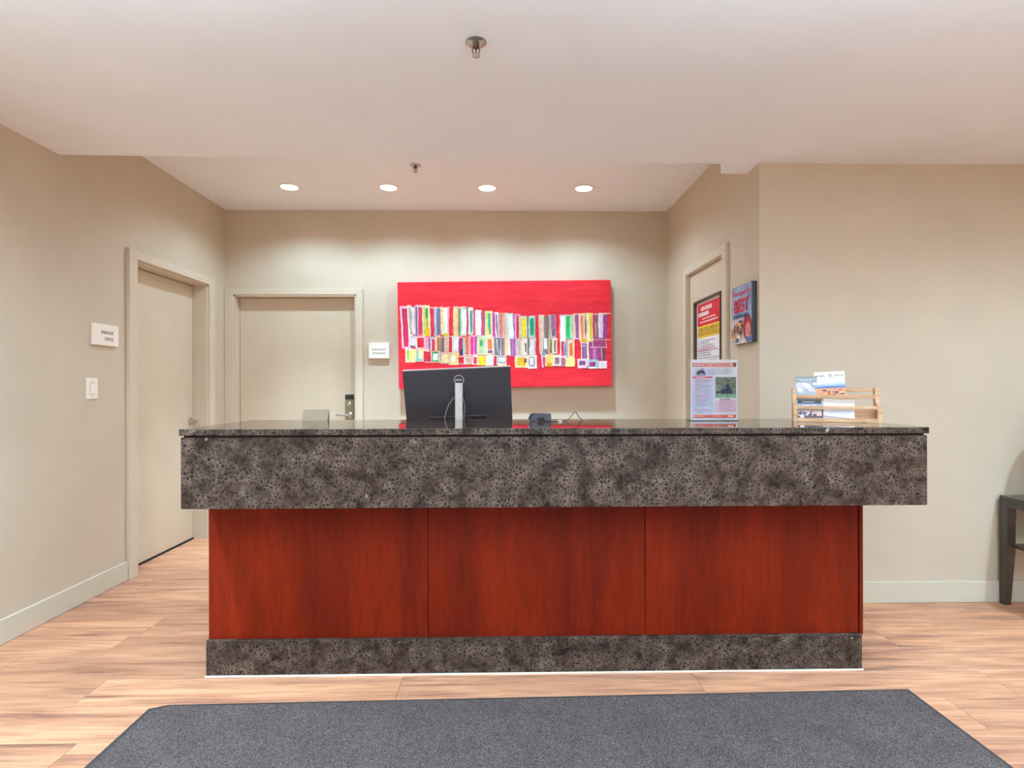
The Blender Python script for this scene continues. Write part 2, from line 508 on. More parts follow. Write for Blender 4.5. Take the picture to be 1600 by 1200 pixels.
# baseboards
BH = 0.125
def skirting(name, runs, label):
    bm = BM()
    for (x0, x1, y0, y1) in runs: box(bm, x0, x1, y0, y1, 0, BH, 0.003, 1)
    return struct(name, bm, M['base'], label, 'baseboard')
skirting('baseboard_left', [(XL, XL + 0.014, YR, D1a - 0.087)], 'cream baseboard along the left wall')
skirting('baseboard_back', [(D2b + 0.06, XR, YB - 0.014, YB)], 'cream baseboard of the wall behind the counter')
skirting('baseboard_alcove', [(XR - 0.014, XR, YF, D3a - 0.08), (XR - 0.014, XR, D3b + 0.08, YB)], 'cream baseboard of the narrow side wall')
skirting('baseboard_right', [(XR, XE, YF - 0.014, YF)], 'cream baseboard under the console table')
skirting('baseboard_far_right', [(XE - 0.014, XE, YR, YF)], 'cream baseboard of the far right wall')

# ------------------------------------------------------------------ doors
# door_1: left wall, steel frame, recessed leaf
d1 = empty('door_1', (XL, D1a, 0), label='taupe door in the left wall beside the manager office plate', cat='door', kind='structure')
bm = BM(); T = 0.026
cw = 0.085
box(bm, XL - 0.0, XL + T, D1a - cw, D1a, 0, D1h + 0.06, 0.002, 1)
box(bm, XL - 0.0, XL + T, D1b, D1b + cw, 0, D1h + 0.06, 0.002, 1)
box(bm, XL - 0.0, XL + T - 0.001, D1a - 0.002, D1b + 0.002, D1h, D1h + 0.06, 0.002, 1)
# jamb linings
box(bm, XL - 0.2, XL + 0.004, D1a - 0.001, D1a + 0.012, 0, D1h); box(bm, XL - 0.2, XL + 0.004, D1b - 0.012, D1b + 0.001, 0, D1h)
box(bm, XL - 0.2, XL + 0.004, D1a, D1b, D1h - 0.012, D1h + 0.001)
obj('door_frame', bm, M['trim'], d1, world=True)
bm = BM(); box(bm, XL - 0.155, XL - 0.11, D1a + 0.014, D1b - 0.016, 0.014, D1h - 0.016, 0.002, 1)
leaf = obj('door_leaf', bm, M['door'], d1, world=True)
bm = BM(); box(bm, XL - 0.16, XL - 0.105, D1a + 0.012, D1b - 0.012, 0.0, 0.012)
obj('under_door_shade', bm, M['dark_gap'], d1, world=True)  # dark strip painting the shade in the gap below the leaf
hx, hy, hz = XL - 0.11, 4.815, 0.985
bm = BM(); lathe(bm, [(0.030, 0), (0.030, 0.008), (0.024, 0.012), (0.012, 0.014), (0.011, 0.05)], (hx, hy, hz), 'X', 20)
hd = obj('handle', bm, M['nickel'], d1, world=True, smooth=True)
bm = BM(); tube(bm, smooth_pts([(hx + 0.045, hy + 0.004, hz), (hx + 0.056, hy - 0.01, hz), (hx + 0.058, hy - 0.05, hz), (hx + 0.055, hy - 0.11, hz - 0.004)], 5), 0.0095, 10)
obj('lever', bm, M['nickel'], hd, world=True, smooth=True)

# door_2: back wall
d2 = empty('door_2', (D2a, YB, 0), label='taupe door in the back wall beside the luggage storage plate', cat='door', kind='structure')
bm = BM(); T = 0.02
box(bm, XL + 0.002, D2a - 0.012, YB - T, YB, 0, D2h + 0.06, 0.002, 1)
box(bm, D2b + 0.008, D2b + 0.065, YB - T, YB, 0, D2h + 0.06, 0.002, 1)
box(bm, D2a - 0.014, D2b + 0.01, YB - T + 0.001, YB, D2h + 0.006, D2h + 0.06, 0.002, 1)
# inner bead of the frame
box(bm, D2a - 0.02, D2a + 0.005, YB - 0.012, YB + 0.19, 0, D2h + 0.008); box(bm, D2b - 0.005, D2b + 0.012, YB - 0.012, YB + 0.19, 0, D2h + 0.008)
box(bm, D2a - 0.01, D2b + 0.01, YB - 0.012, YB + 0.19, D2h - 0.007, D2h + 0.01)
obj('door_frame', bm, M['trim'], d2, world=True)
bm = BM(); box(bm, D2a + 0.008, D2b - 0.008, YB + 0.085, YB + 0.13, 0.012, D2h - 0.010, 0.002, 1)
obj('door_leaf', bm, M['door'], d2, world=True)
yl = YB + 0.085
bm = BM(); box(bm, -1.418, -1.342, yl - 0.018, yl, 0.965, 1.165, 0.004, 2)
lk = obj('lock_case', bm, M['lockplate'], d2, world=True)
bm = BM(); box(bm, -1.418, -1.342, yl - 0.021, yl, 1.152, 1.198, 0.004, 2); obj('card_reader', bm, M['black'], lk, world=True)
bm = BM(); lathe(bm, [(0.020, yl), (0.020, yl - 0.024), (0.016, yl - 0.027)], (-1.378, 0, 1.108), 'Y', 20); box(bm, -1.382, -1.374, yl - 0.036, yl - 0.02, 1.094, 1.122)
obj('thumb_turn', bm, M['nickel'], lk, world=True, smooth=True)
bm = BM(); lathe(bm, [(0.027, yl), (0.027, yl - 0.024), (0.020, yl - 0.030), (0.011, yl - 0.032), (0.011, yl - 0.06)], (-1.372, 0, 1.010), 'Y', 20)
tube(bm, smooth_pts([(-1.372, yl - 0.056, 1.010), (-1.40, yl - 0.06, 1.011), (-1.45, yl - 0.06, 1.015), (-1.49, yl - 0.058, 1.017)], 5), 0.008, 10)
obj('lever', bm, M['nickel'], lk, world=True, smooth=True)

# door_3: alcove right wall
d3 = empty('door_3', (XR, D3a, 0), label='taupe door in the narrow side wall with the framed notice', cat='door', kind='structure')
bm = BM(); T = 0.024
box(bm, XR - T, XR, D3a - 0.072, D3a, 0, D3h + 0.066, 0.002, 1); box(bm, XR - T, XR, D3b, D3b + 0.072, 0, D3h + 0.066, 0.002, 1)
box(bm, XR - T + 0.001, XR, D3a - 0.002, D3b + 0.002, D3h, D3h + 0.066, 0.002, 1)
box(bm, XR - 0.004, XR + 0.14, D3a - 0.001, D3a + 0.006, 0, D3h); box(bm, XR - 0.004, XR + 0.14, D3b - 0.006, D3b + 0.001, 0, D3h)
box(bm, XR - 0.004, XR + 0.14, D3a, D3b, D3h - 0.006, D3h + 0.001)
obj('door_frame', bm, M['trim'], d3, world=True)
bm = BM(); box(bm, XR + 0.012, XR + 0.057, D3a + 0.009, D3b - 0.009, 0.01, D3h - 0.010, 0.002, 1)
obj('door_leaf', bm, M['door'], d3, world=True)
for z in (1.905, 1.05, 0.25):
    bm = BM(); lathe(bm, [(0.004, z - 0.062), (0.006, z - 0.058), (0.006, z + 0.058), (0.004, z + 0.062)], (XR + 0.006, D3a + 0.011, 0), 'Z', 10)
    obj('hinge', bm, M['nickel'], d3, world=True)

# ------------------------------------------------------------------ lamps and sprinklers in the ceiling
def downlight(loc, label, group, watts, beam=0, angle=60, name='recessed_downlight'):
    t = empty(name, loc, label=label, cat='lamp', group=group)
    bm = BM(); prof = [(0.062, -0.002), (0.066, -0.008), (0.078, -0.007), (0.084, -0.003), (0.084, 0.0), (0.062, 0.0), (0.062, -0.002)]
    rings = []
    for r, z in prof: rings.append([bm.verts.new((r * cos(2 * pi * k / 36), r * sin(2 * pi * k / 36), z)) for k in range(36)])
    for a, b in zip(rings, rings[1:]):
        for k in range(36): bm.faces.new((a[k], a[(k + 1) % 36], b[(k + 1) % 36], b[k]))
    bmesh.ops.remove_doubles(bm, verts=bm.verts, dist=1e-6)
    obj('trim_ring', bm, M['plate'], t, smooth=True)
    bm = BM(); lathe(bm, [(0.0625, -0.0005), (0.0615, -0.006), (0.05, -0.011), (0.03, -0.015), (0.01, -0.0165)], seg=36)
    obj('lens', bm, M['lens'], t, smooth=True)
    d = bpy.data.lights.new('bulb', 'SPOT'); d.energy = watts; d.color = LAMP_COL
    d.spot_size = radians(SPOT[0]); d.spot_blend = SPOT[1]; d.shadow_soft_size = 0.045
    o = bpy.data.objects.new('bulb', d); COL.objects.link(o); o.parent = t; o.location = (0, 0, -0.03)
    if beam:
        d = bpy.data.lights.new('beam', 'SPOT'); d.energy = beam; d.color = LAMP_COL
        d.spot_size = radians(angle); d.spot_blend = 1.0; d.shadow_soft_size = 0.045
        o = bpy.data.objects.new('beam', d); COL.objects.link(o); o.parent = t; o.location = (0, 0, -0.03)
    return t
SPOT = (150, 0.55)
first = downlight((-1.672, 4.586, HN), 'recessed ceiling lamp farthest left of the four over the desk', 'downlights over the desk', NICHE_W, BEAM_W)
for x, l in ((-0.892, 'recessed ceiling lamp second from the left over the desk'),
             (-0.110, 'recessed ceiling lamp third from the left, above the red painting'),
             (0.662, 'recessed ceiling lamp farthest right of the four over the desk')):
    dup(first, (x, 4.586, HN), l)
SPOT = (160, 0.7)
lobby = [(-1.76, 1.80, 74.0, 190.0, 'lobby ceiling lamp out of frame, nearest the left wall'), (-0.12, 1.80, 34.0, 20.0, 'lobby ceiling lamp out of frame above the middle of the mat'),
         (1.52, 1.80, 20.0, 50.0, 'dim lobby ceiling lamp out of frame above the right end of the mat'), (3.16, 1.80, 100.0, 170.0, 'lobby ceiling lamp out of frame above the console table')]
for xx, yy, w, bw, lab in lobby: downlight((xx, yy, HC), lab, 'lobby downlights out of frame', w, bw, 96)
for xx, lab in ((-1.76, 'rear lobby ceiling lamp nearest the left wall'), (-0.12, 'rear lobby ceiling lamp behind the camera'),
                (1.52, 'rear lobby ceiling lamp right of the camera'), (3.16, 'rear lobby ceiling lamp farthest right')):
    downlight((xx, -0.6, HC), lab, 'lobby downlights out of frame', 34.0)

def pendant(loc, label):  # unseen uplights, added only to brighten the ceiling
    t = empty('added_uplight_bowl', loc, label=label, cat='lamp', group='added uplights out of frame')
    bm = BM(); prof = [(0.02, -0.10), (0.13, -0.075), (0.20, -0.03), (0.23, 0.0), (0.222, 0.0), (0.19, -0.025), (0.12, -0.066), (0.02, -0.088)]
    lathe(bm, prof, seg=32); obj('bowl', bm, M['ceramic'], t, smooth=True)
    bm = BM(); top = HC - loc[2]
    tube(bm, [(0, 0, -0.09), (0, 0, top)], 0.008, 8); lathe(bm, [(0.06, top - 0.02), (0.06, top)], seg=20); obj('stem', bm, M['nickel'], t)
    for k in range(3):
        a = 2 * pi * k / 3; d = bpy.data.lights.new('bulb', 'SPOT'); d.energy = UP_W; d.color = LAMP_COL
        d.spot_size = radians(165); d.spot_blend = 0.6; d.shadow_soft_size = 0.06
        o = bpy.data.objects.new('bulb', d); COL.objects.link(o); o.parent = t
        o.location = (0.1 * cos(a), 0.1 * sin(a), 0.0); o.rotation_euler = (pi, 0, 0)
    return t
for yy, a in ((0.3, 'front'), (-2.2, 'rear')):
    for xx, b in ((-1.2, 'left'), (0.9, 'middle'), (3.0, 'right')):
        pendant((xx, yy, 1.95), 'added grey uplight bowl out of frame, %s one of the %s three' % (b, a))

def sprinkler(loc, label):
    t = empty('sprinkler', loc, label=label, cat='sprinkler')
    bm = BM(); lathe(bm, [(0.040, 0), (0.040, -0.003), (0.030, -0.009), (0.016, -0.010)], seg=28); obj('escutcheon', bm, M['chrome'], t, smooth=True)
    bm = BM(); lathe(bm, [(0.012, -0.008), (0.012, -0.022), (0.007, -0.026)], seg=14); tube(bm, [(0, 0, -0.02), (0, 0, -0.048)], 0.003, 8)
    for s in (-1, 1): tube(bm, smooth_pts([(s * 0.010, 0, -0.02), (s * 0.014, 0, -0.034), (s * 0.004, 0, -0.05)], 4), 0.0022, 6)
    obj('sprinkler_body', bm, M['bronze'], t, smooth=True)
    bm = BM(); lathe(bm, [(0.004, -0.048), (0.016, -0.051), (0.016, -0.053), (0.004, -0.054)], seg=16); obj('deflector', bm, M['chrome'], t)
    return t
sprinkler((-0.611, 4.132, HN), 'small chrome sprinkler head between the two left desk lamps')
sprinkler((-0.093, 2.175, HC), 'chrome sprinkler head at the top of the frame')

# ------------------------------------------------------------------ reception counter
CL, CR, CY, CZ = -1.292, 1.757, 2.338, 1.094
counter = empty('reception_counter', (0.16, 2.75, 0), label='long reception counter with brown granite top and red cherry panels', cat='counter')
bm = BM(); box(bm, CL, CR, CY - 0.006, 3.0, CZ - 0.026, CZ, 0.002, 2)
ct = obj('countertop', bm, M['granite_side'], counter, world=True)
ct.data.materials.append(M['granite'])          # the polished upper face
for pg in ct.data.polygons:
    if pg.normal.z > 0.9: pg.material_index = 1
bm = BM(); box(bm, CL + 0.012, CR - 0.012, CY + 0.010, 2.98, CZ - 0.034, CZ - 0.026); obj('shadow_gap', bm, M['dark_gap'], counter, world=True)  # recessed strip coloured near black for the groove's shade
AZ0, AZ1 = 0.7725, CZ - 0.034
bm = BM(); box(bm, CL + 0.004, CR - 0.004, CY, CY + 0.03, AZ0, AZ1, 0.0015, 1)
obj('apron', bm, M['granite_side'], counter, world=True)
for x0, x1 in ((CL + 0.004, CL + 0.034), (CR - 0.034, CR - 0.004)):
    bm = BM(); box(bm, x0, x1, CY + 0.03, 2.97, AZ0, AZ1, 0.0015, 1); o = obj('apron_return', bm, M['granite_side'], counter, world=True)
bm = BM(); box(bm, CL + 0.034, CR - 0.034, CY + 0.03, 2.97, AZ0 + 0.02, AZ1); obj('apron_core', bm, M['desk'], counter, world=True)
PX = [-1.286, -0.325, 0.639, 1.599]
bm = BM(); box(bm, PX[0] + 0.01, 1.60, 2.574, 2.93, 0.0, AZ0 + 0.02); obj('carcass', bm, M['cherry'], counter, world=True)
for a, b in zip(PX, PX[1:]):
    cx = (a + b) / 2
    bm = BM(); box(bm, a + 0.0012 - cx, b - 0.0012 - cx, -0.011, 0.011, 0.152, AZ0 + 0.02, 0.001, 1)
    o = obj('front_panel', bm, M['cherry'], counter); o.location = (cx - 0.16, 2.563 - 2.75, 0)
bm = BM(); box(bm, 1.601, 1.617, 2.546, 2.93, 0.152, AZ0 + 0.02, 0.0015, 1); obj('end_trim', bm, M['cherry'], counter, world=True)
bm = BM(); box(bm, PX[0], PX[0] + 0.012, 2.574, 2.93, 0.152, AZ0 + 0.02); obj('end_panel', bm, M['cherry'], counter, world=True)
bm = BM(); box(bm, PX[0] - 0.002, 1.604, 2.534, 2.56, 0.004, 0.158, 0.0012, 1)
for x0, x1 in ((PX[0] - 0.002, PX[0] + 0.02), (1.584, 1.604)): box(bm, x0, x1, 2.56, 2.93, 0.004, 0.158, 0.001, 1)
obj('plinth', bm, M['granite_plinth'], counter, world=True)
bm = BM(); box(bm, PX[0] - 0.006, 1.608, 2.529, 2.536, 0.0, 0.006); obj('sealant_bead', bm, M['plate'], counter, world=True)

desk = empty('work_desk', (0.1, 3.3, 0), label='low work desk hidden behind the counter under the monitor', cat='desk')
bm = BM(); box(bm, -1.1, 1.3, 3.01, 3.72, 0.705, 0.74, 0.003, 1); obj('desk_top', bm, M['desk'], desk, world=True)
for x in (-1.08, 1.26):
    bm = BM(); box(bm, x, x + 0.025, 3.03, 3.70, 0.0, 0.705); obj('leg_panel', bm, M['desk'], desk, world=True)
bm = BM(); box(bm, -1.055, 1.26, 3.03, 3.05, 0.25, 0.705); obj('modesty_panel', bm, M['desk'], desk, world=True)

# ------------------------------------------------------------------ painting
PCX, PCZ, PW_, PH_ = 0.0355, 1.7325, 1.893, 0.944
art = empty('painting', (PCX, YB - 0.082, PCZ), (0, -0.0130, 0),
            label='wide red abstract canvas of coloured blocks hanging behind the monitor', cat='painting')
bm = BM(); box(bm, -PW_ / 2, PW_ / 2, 0.0, 0.078, -PH_ / 2, PH_ / 2, 0.004, 2)
obj('canvas', bm, M['canvas'], art)
S = PW_ / 334.2
pr = Print(-0.0006, 0.000006)
R2 = random.Random(3)
def U(px, py):
    # picture units of the canvas face: origin at its middle, slope of the hung canvas taken out
    dx, dz = px - 788.8, 520.8 - py
    a = 0.0130
    return ((dx * cos(a) + dz * sin(a)) * S, (-dx * sin(a) + dz * cos(a)) * S)
def blk(ox, oy, x0, x1, y0, y1, c, lean=0.0, wob=7):
    """hand-painted upright stroke; coordinates in tenths of a picture unit from (ox, oy)"""
    n = max(2, int(abs(y1 - y0) / 90)); L, Rr = [], []
    for k in range(n + 1):
        t = k / n; y = y0 + (y1 - y0) * t; s = lean * t
        L.append(U(ox + (x0 + s + R2.uniform(-wob, wob)) / 10, oy + y / 10 + R2.uniform(-.3, .3)))
        Rr.append(U(ox + (x1 + s + R2.uniform(-wob, wob)) / 10, oy + y / 10 + R2.uniform(-.3, .3)))
    pr.poly(L + Rr[::-1], c)
    def strip(f0, f1, cc):
        mixp = lambda p, q, f: (p[0] + (q[0] - p[0]) * f, p[1] + (q[1] - p[1]) * f)
        pr.poly([mixp(p, q, f0) for p, q in zip(L, Rr)] + [mixp(p, q, f1) for p, q in zip(L, Rr)][::-1], cc)
    if x1 - x0 > 38 and abs(y1 - y0) > 60:
        for k in range(2):
            f = R2.uniform(0.1, 0.75); g = R2.uniform(-26, 26)
            strip(f, f + R2.uniform(0.08, 0.22), tuple(max(0, min(255, v + g + R2.uniform(-10, 10))) for v in c))
        pale = R2.choice([(252, 226, 180), (250, 200, 206), (252, 240, 226), (214, 236, 214), (226, 190, 222)])
        if R2.random() < 0.6: strip(0.0, min(0.16, 7 / (x1 - x0)), pale)
        if R2.random() < 0.6: strip(1 - min(0.16, 7 / (x1 - x0)), 1.0, pale)
        if R2.random() < 0.5: pr.poly([L[0], Rr[0], (Rr[0][0], Rr[0][1] - 0.006), (L[0][0], L[0][1] - 0.006)], pale)
        if R2.random() < 0.4: pr.poly([L[-1], Rr[-1], (Rr[-1][0], Rr[-1][1] + 0.005), (L[-1][0], L[-1][1] + 0.005)], pale)
A = (615, 465); B = (725, 470); C = (840, 470)
CREAM, PINK, LILAC, MINT = (250, 222, 175), (250, 190, 200), (225, 185, 220), (205, 235, 215)
art_blocks = [
 # left third, upper row
 (A, 95, 240, 120, 780, (248, 180, 200), 35), (A, 120, 212, 160, 755, (214, 40, 88), 30),
 (A, 215, 275, 105, 585, CREAM, 30), (A, 228, 262, 140, 570, (182, 176, 140), 25),
 (A, 270, 325, 128, 575, (170, 140, 175), 12), (A, 280, 312, 140, 560, (242, 216, 236), 12),
 (A, 325, 372, 120, 580, (124, 104, 148), 6), (A, 340, 450, 105, 130, (250, 190, 215), 0),
 (A, 372, 450, 130, 580, (226, 40, 74), 8), (A, 440, 565, 110, 592, (252, 226, 170), 14),
 (A, 452, 490, 130, 570, (186, 214, 70), 14), (A, 485, 530, 140, 330, (50, 150, 66), 4), (A, 482, 545, 315, 480, (198, 190, 44), 4),
 (A, 486, 560, 470, 590, (250, 188, 36), 4), (A, 568, 640, 140, 600, (222, 40, 62), 8), (A, 628, 670, 135, 585, (192, 188, 212), 4),
 (A, 670, 732, 140, 575, (116, 108, 140), 4), (A, 728, 775, 130, 570, (250, 218, 148), 4), (A, 770, 840, 140, 560, (255, 252, 238), 0),
 (A, 778, 855, 540, 602, (222, 208, 56), 0), (A, 838, 870, 130, 560, (244, 160, 160), 0), (A, 865, 932, 145, 548, (232, 30, 48), 0),
 (A, 932, 1002, 130, 592, (246, 206, 118), 2), (A, 998, 1044, 140, 580, (136, 122, 126), 2), (A, 1038, 1136, 128, 585, (196, 216, 160), 0),
 (A, 1062, 1132, 165, 560, (240, 255, 250), 0), (A, 1138, 1166, 135, 580, (196, 50, 86), 0),
 # left third, middle row
 (A, 248, 350, 585, 765, (214, 190, 200), 0), (A, 262, 328, 600, 738, (222, 222, 234), 0), (A, 256, 335, 738, 765, (110, 84, 100), 0),
 (A, 350, 480, 590, 790, (250, 170, 180), 0), (A, 362, 470, 602, 778, (222, 22, 46), 0), (A, 480, 575, 600, 795, (226, 152, 172), 0),
 (A, 545, 575, 620, 800, (176, 70, 140), 0), (A, 575, 660, 600, 815, (210, 150, 205), 0), (A, 588, 645, 625, 812, (218, 26, 58), 0),
 (A, 660, 725, 575, 830, (250, 202, 150), 0), (A, 680, 715, 610, 830, (196, 92, 52), 0), (A, 722, 795, 600, 835, (146, 130, 118), 0),
 (A, 755, 775, 620, 820, (100, 90, 78), 0), (A, 795, 860, 600, 835, (236, 190, 162), 0), (A, 862, 915, 590, 850, (222, 30, 48), 0),
 (A, 912, 1015, 590, 850, (236, 206, 190), 0), (A, 930, 1000, 600, 815, (254, 250, 244), 0), (A, 1015, 1085, 600, 875, (188, 46, 92), 0),
 (A, 1030, 1080, 790, 880, (84, 60, 84), 0), (A, 1080, 1118, 620, 905, (164, 194, 204), 0), (A, 1112, 1185, 585, 860, (238, 112, 58), 0),
 # left third, lower row
 (A, 180, 345, 785, 1000, (252, 214, 130), 0), (A, 200, 245, 800, 970, (160, 200, 50), 0), (A, 238, 332, 805, 960, (246, 226, 124), 0),
 (A, 345, 470, 790, 985, (124, 190, 164), 0), (A, 382, 462, 805, 945, (246, 236, 150), 0), (A, 350, 550, 788, 815, (252, 200, 160), 0),
 (A, 480, 570, 815, 1000, (224, 24, 44), 0), (A, 575, 725, 820, 1005, (226, 196, 130), 0), (A, 588, 705, 835, 985, (56, 160, 92), 0),
 (A, 615, 688, 862, 965, (252, 254, 246), 0), (A, 728, 860, 840, 1020, (240, 192, 130), 0), (A, 748, 848, 880, 990, (252, 224, 150), 0),
 (A, 862, 1008, 850, 1035, (236, 196, 100), 0), (A, 882, 975, 880, 1005, (226, 208, 90), 0), (A, 892, 962, 900, 992, (254, 252, 226), 0),
 (A, 1012, 1100, 900, 1030, (220, 20, 44), 0), (A, 1100, 1220, 870, 1030, (228, 172, 142), 0),
 # middle third, upper row
 (B, 62, 142, 88, 515, (218, 240, 220), 0), (B, 80, 132, 130, 490, (120, 184, 168), 0), (B, 96, 120, 150, 470, (96, 140, 150), 0),
 (B, 140, 172, 140, 520, (226, 84, 122), 0), (B, 170, 272, 130, 525, (252, 212, 206), 0), (B, 195, 256, 145, 510, (255, 254, 250), 0),
 (B, 266, 300, 160, 520, (224, 60, 122), 0), (B, 298, 328, 150, 540, (126, 108, 126), 0), (B, 326, 444, 145, 560, (250, 222, 150), 0),
 (B, 340, 372, 170, 530, (216, 220, 76), 0), (B, 366, 414, 180, 420, (24, 164, 108), 0), (B, 370, 430, 400, 520, (130, 156, 62), 0),
 (B, 444, 492, 170, 560, (196, 62, 140), 0), (B, 474, 530, 165, 590, (238, 212, 240), 25), (B, 488, 508, 200, 580, (70, 84, 100), 25),
 (B, 528, 645, 175, 595, (226, 146, 128), 10), (B, 560, 576, 200, 580, (190, 110, 90), 6), (B, 600, 616, 200, 580, (240, 176, 152), 6),
 (B, 640, 694, 175, 590, (228, 198, 172), 0), (B, 672, 770, 185, 580, (196, 232, 205), 8), (B, 692, 758, 205, 560, (252, 255, 246), 8),
 (B, 762, 800, 190, 590, (202, 110, 172), 8), (B, 796, 872, 195, 580, (250, 160, 170), -5), (B, 808, 860, 215, 580, (216, 44, 74), 0),
 (B, 868, 985, 222, 580, (208, 212, 152), 0), (B, 900, 978, 245, 560, (250, 216, 40), 0), (B, 980, 1014, 230, 575, (132, 116, 106), 0),
 (B, 1012, 1116, 222, 565, (172, 218, 188), 0), (B, 1030, 1086, 245, 540, (4, 160, 120), 0),
 # middle third, middle row
 (B, 78, 196, 530, 835, (196, 60, 140), 0), (B, 90, 150, 545, 825, (226, 36, 124), 0), (B, 196, 336, 525, 830, (206, 206, 160), 0),
 (B, 215, 315, 560, 820, (178, 200, 150), 0), (B, 246, 284, 600, 695, (44, 152, 82), 0), (B, 336, 468, 545, 830, (248, 200, 164), 0),
 (B, 358, 436, 590, 760, (250, 112, 60), 0), (B, 362, 440, 750, 815, (110, 96, 104), 0), (B, 468, 622, 560, 850, (128, 112, 116), 0),
 (B, 500, 508, 590, 840, (236, 226, 220), 30), (B, 562, 570, 590, 840, (232, 222, 214), 0), (B, 618, 654, 590, 850, (226, 140, 122), 0),
 (B, 642, 716, 585, 840, (254, 224, 172), 0), (B, 714, 806, 580, 860, (166, 76, 158), 0), (B, 740, 756, 600, 840, (210, 120, 190), 0),
 (B, 806, 896, 585, 850, (222, 190, 176), 0), (B, 890, 994, 570, 850, (242, 232, 200), 0), (B, 950, 968, 650, 790, (100, 86, 70), 0),
 (B, 990, 1024, 580, 840, (126, 110, 104), 0), (B, 1016, 1118, 570, 840, (240, 205, 200), 0), (B, 1026, 1084, 590, 815, (254, 254, 252), 0),
 # middle third, lower row
 (B, 8, 124, 830, 985, (228, 172, 142), 0), (B, 30, 100, 870, 960, (206, 160, 136), 0), (B, 126, 206, 840, 985, (250, 170, 170), 0),
 (B, 138, 196, 855, 975, (212, 26, 62), 0), (B, 204, 334, 830, 1000, (196, 150, 30), 0), (B, 214, 326, 850, 990, (252, 196, 12), 0),
 (B, 334, 456, 835, 1000, (250, 210, 160), 0), (B, 352, 448, 850, 985, (230, 224, 240), 0), (B, 454, 512, 840, 995, (210, 22, 60), 0),
 (B, 520, 660, 845, 1000, (246, 226, 172), 0), (B, 518, 652, 850, 968, (140, 160, 164), 0), (B, 538, 634, 872, 940, (254, 255, 252), 0),
 (B, 792, 1000, 835, 1035, (252, 222, 160), 0), (B, 826, 968, 865, 1005, (246, 190, 22), 0), (B, 936, 976, 880, 960, (90, 70, 30), 0),
 (B, 988, 1136, 840, 1048, (236, 226, 228), 0), (B, 1000, 1110, 860, 1025, (150, 150, 164), 0), (B, 1022, 1086, 880, 990, (254, 255, 255), 0),
 # right third, upper row
 (C, 10, 96, 210, 820, (238, 188, 168), 20), (C, 40, 60, 230, 800, (246, 210, 190), 20), (C, 92, 124, 225, 560, (126, 130, 110), 8),
 (C, 120, 172, 225, 560, (152, 96, 102), 8), (C, 168, 214, 205, 570, (188, 186, 160), 8), (C, 206, 276, 195, 575, (166, 100, 152), 8),
 (C, 212, 270, 430, 550, (120, 100, 120), 4), (C, 346, 436, 205, 605, (250, 190, 200), 0), (C, 362, 428, 215, 575, (255, 252, 252), 0),
 (C, 436, 536, 205, 580, (112, 222, 146), 0), (C, 454, 512, 225, 560, (8, 172, 92), 0), (C, 528, 564, 210, 590, (206, 190, 150), 8),
 (C, 558, 656, 185, 590, (250, 170, 200), 12), (C, 576, 642, 200, 570, (148, 84, 130), 10), (C, 645, 745, 185, 635, (252, 206, 120), 12),
 (C, 662, 724, 205, 600, (240, 122, 92), 10), (C, 690, 748, 560, 635, (250, 160, 50), 4), (C, 738, 768, 200, 560, (104, 88, 128), 8),
 (C, 752, 866, 175, 630, (252, 212, 112), 8), (C, 772, 812, 200, 590, (244, 236, 156), 8), (C, 812, 846, 220, 580, (238, 186, 60), 6),
 (C, 866, 918, 190, 580, (190, 70, 84), 0), (C, 914, 964, 190, 570, (116, 96, 118), 0), (C, 950, 1022, 175, 570, (238, 204, 216), 4),
 (C, 1018, 1090, 185, 570, (164, 64, 140), 0), (C, 1030, 1150, 176, 186, (252, 200, 170), 0),
 # right third, middle row
 (C, 76, 168, 565, 790, (140, 128, 134), 0), (C, 92, 144, 575, 740, (254, 252, 252), 6), (C, 160, 236, 575, 815, (198, 172, 120), 0),
 (C, 190, 216, 600, 800, (124, 104, 60), 0), (C, 228, 304, 570, 815, (248, 206, 176), 0), (C, 244, 290, 610, 800, (124, 104, 100), 0),
 (C, 348, 452, 590, 880, (250, 186, 190), 0), (C, 364, 424, 615, 850, (218, 40, 78), 0), (C, 424, 448, 620, 840, (130, 96, 126), 0),
 (C, 442, 474, 620, 880, (152, 172, 190), 0), (C, 470, 576, 590, 885, (246, 202, 152), 0), (C, 490, 546, 640, 850, (240, 106, 38), 0),
 (C, 676, 1066, 640, 920, (160, 58, 118), 0), (C, 680, 776, 640, 905, (140, 86, 134), 0), (C, 712, 736, 680, 700, (250, 200, 190), 0),
 (C, 770, 800, 620, 1000, (250, 210, 170), 0), (C, 860, 1080, 575, 720, (166, 60, 112), 0), (C, 1000, 1060, 730, 900, (112, 66, 84), 0),
 (C, 800, 1070, 708, 722, (246, 170, 190), 0), (C, 888, 900, 740, 900, (236, 150, 180), 0), (C, 860, 1150, 590, 600, (250, 176, 160), 0),
 # right third, lower row
 (C, 44, 74, 800, 1030, (240, 200, 220), 20), (C, 72, 124, 850, 1000, (214, 70, 120), 8), (C, 60, 130, 790, 850, (140, 164, 170), 0),
 (C, 118, 245, 825, 1015, (254, 206, 92), 0), (C, 140, 220, 960, 1020, (250, 150, 30), 0), (C, 240, 362, 830, 1010, (250, 214, 190), 0),
 (C, 258, 336, 865, 985, (148, 104, 124), 0), (C, 362, 438, 870, 1010, (172, 92, 122), 0), (C, 440, 578, 875, 1018, (252, 222, 132), 0),
 (C, 622, 776, 895, 1040, (252, 200, 210), 0), (C, 642, 756, 925, 1005, (126, 78, 120), 0), (C, 784, 944, 905, 1050, (150, 200, 210), 0),
 (C, 800, 918, 935, 1020, (146, 40, 116), 0), (C, 806, 920, 1020, 1048, (254, 236, 232), 0), (C, 946, 1086, 930, 1050, (252, 206, 190), 0),
 (C, 962, 1064, 955, 1025, (226, 214, 240), 0)]
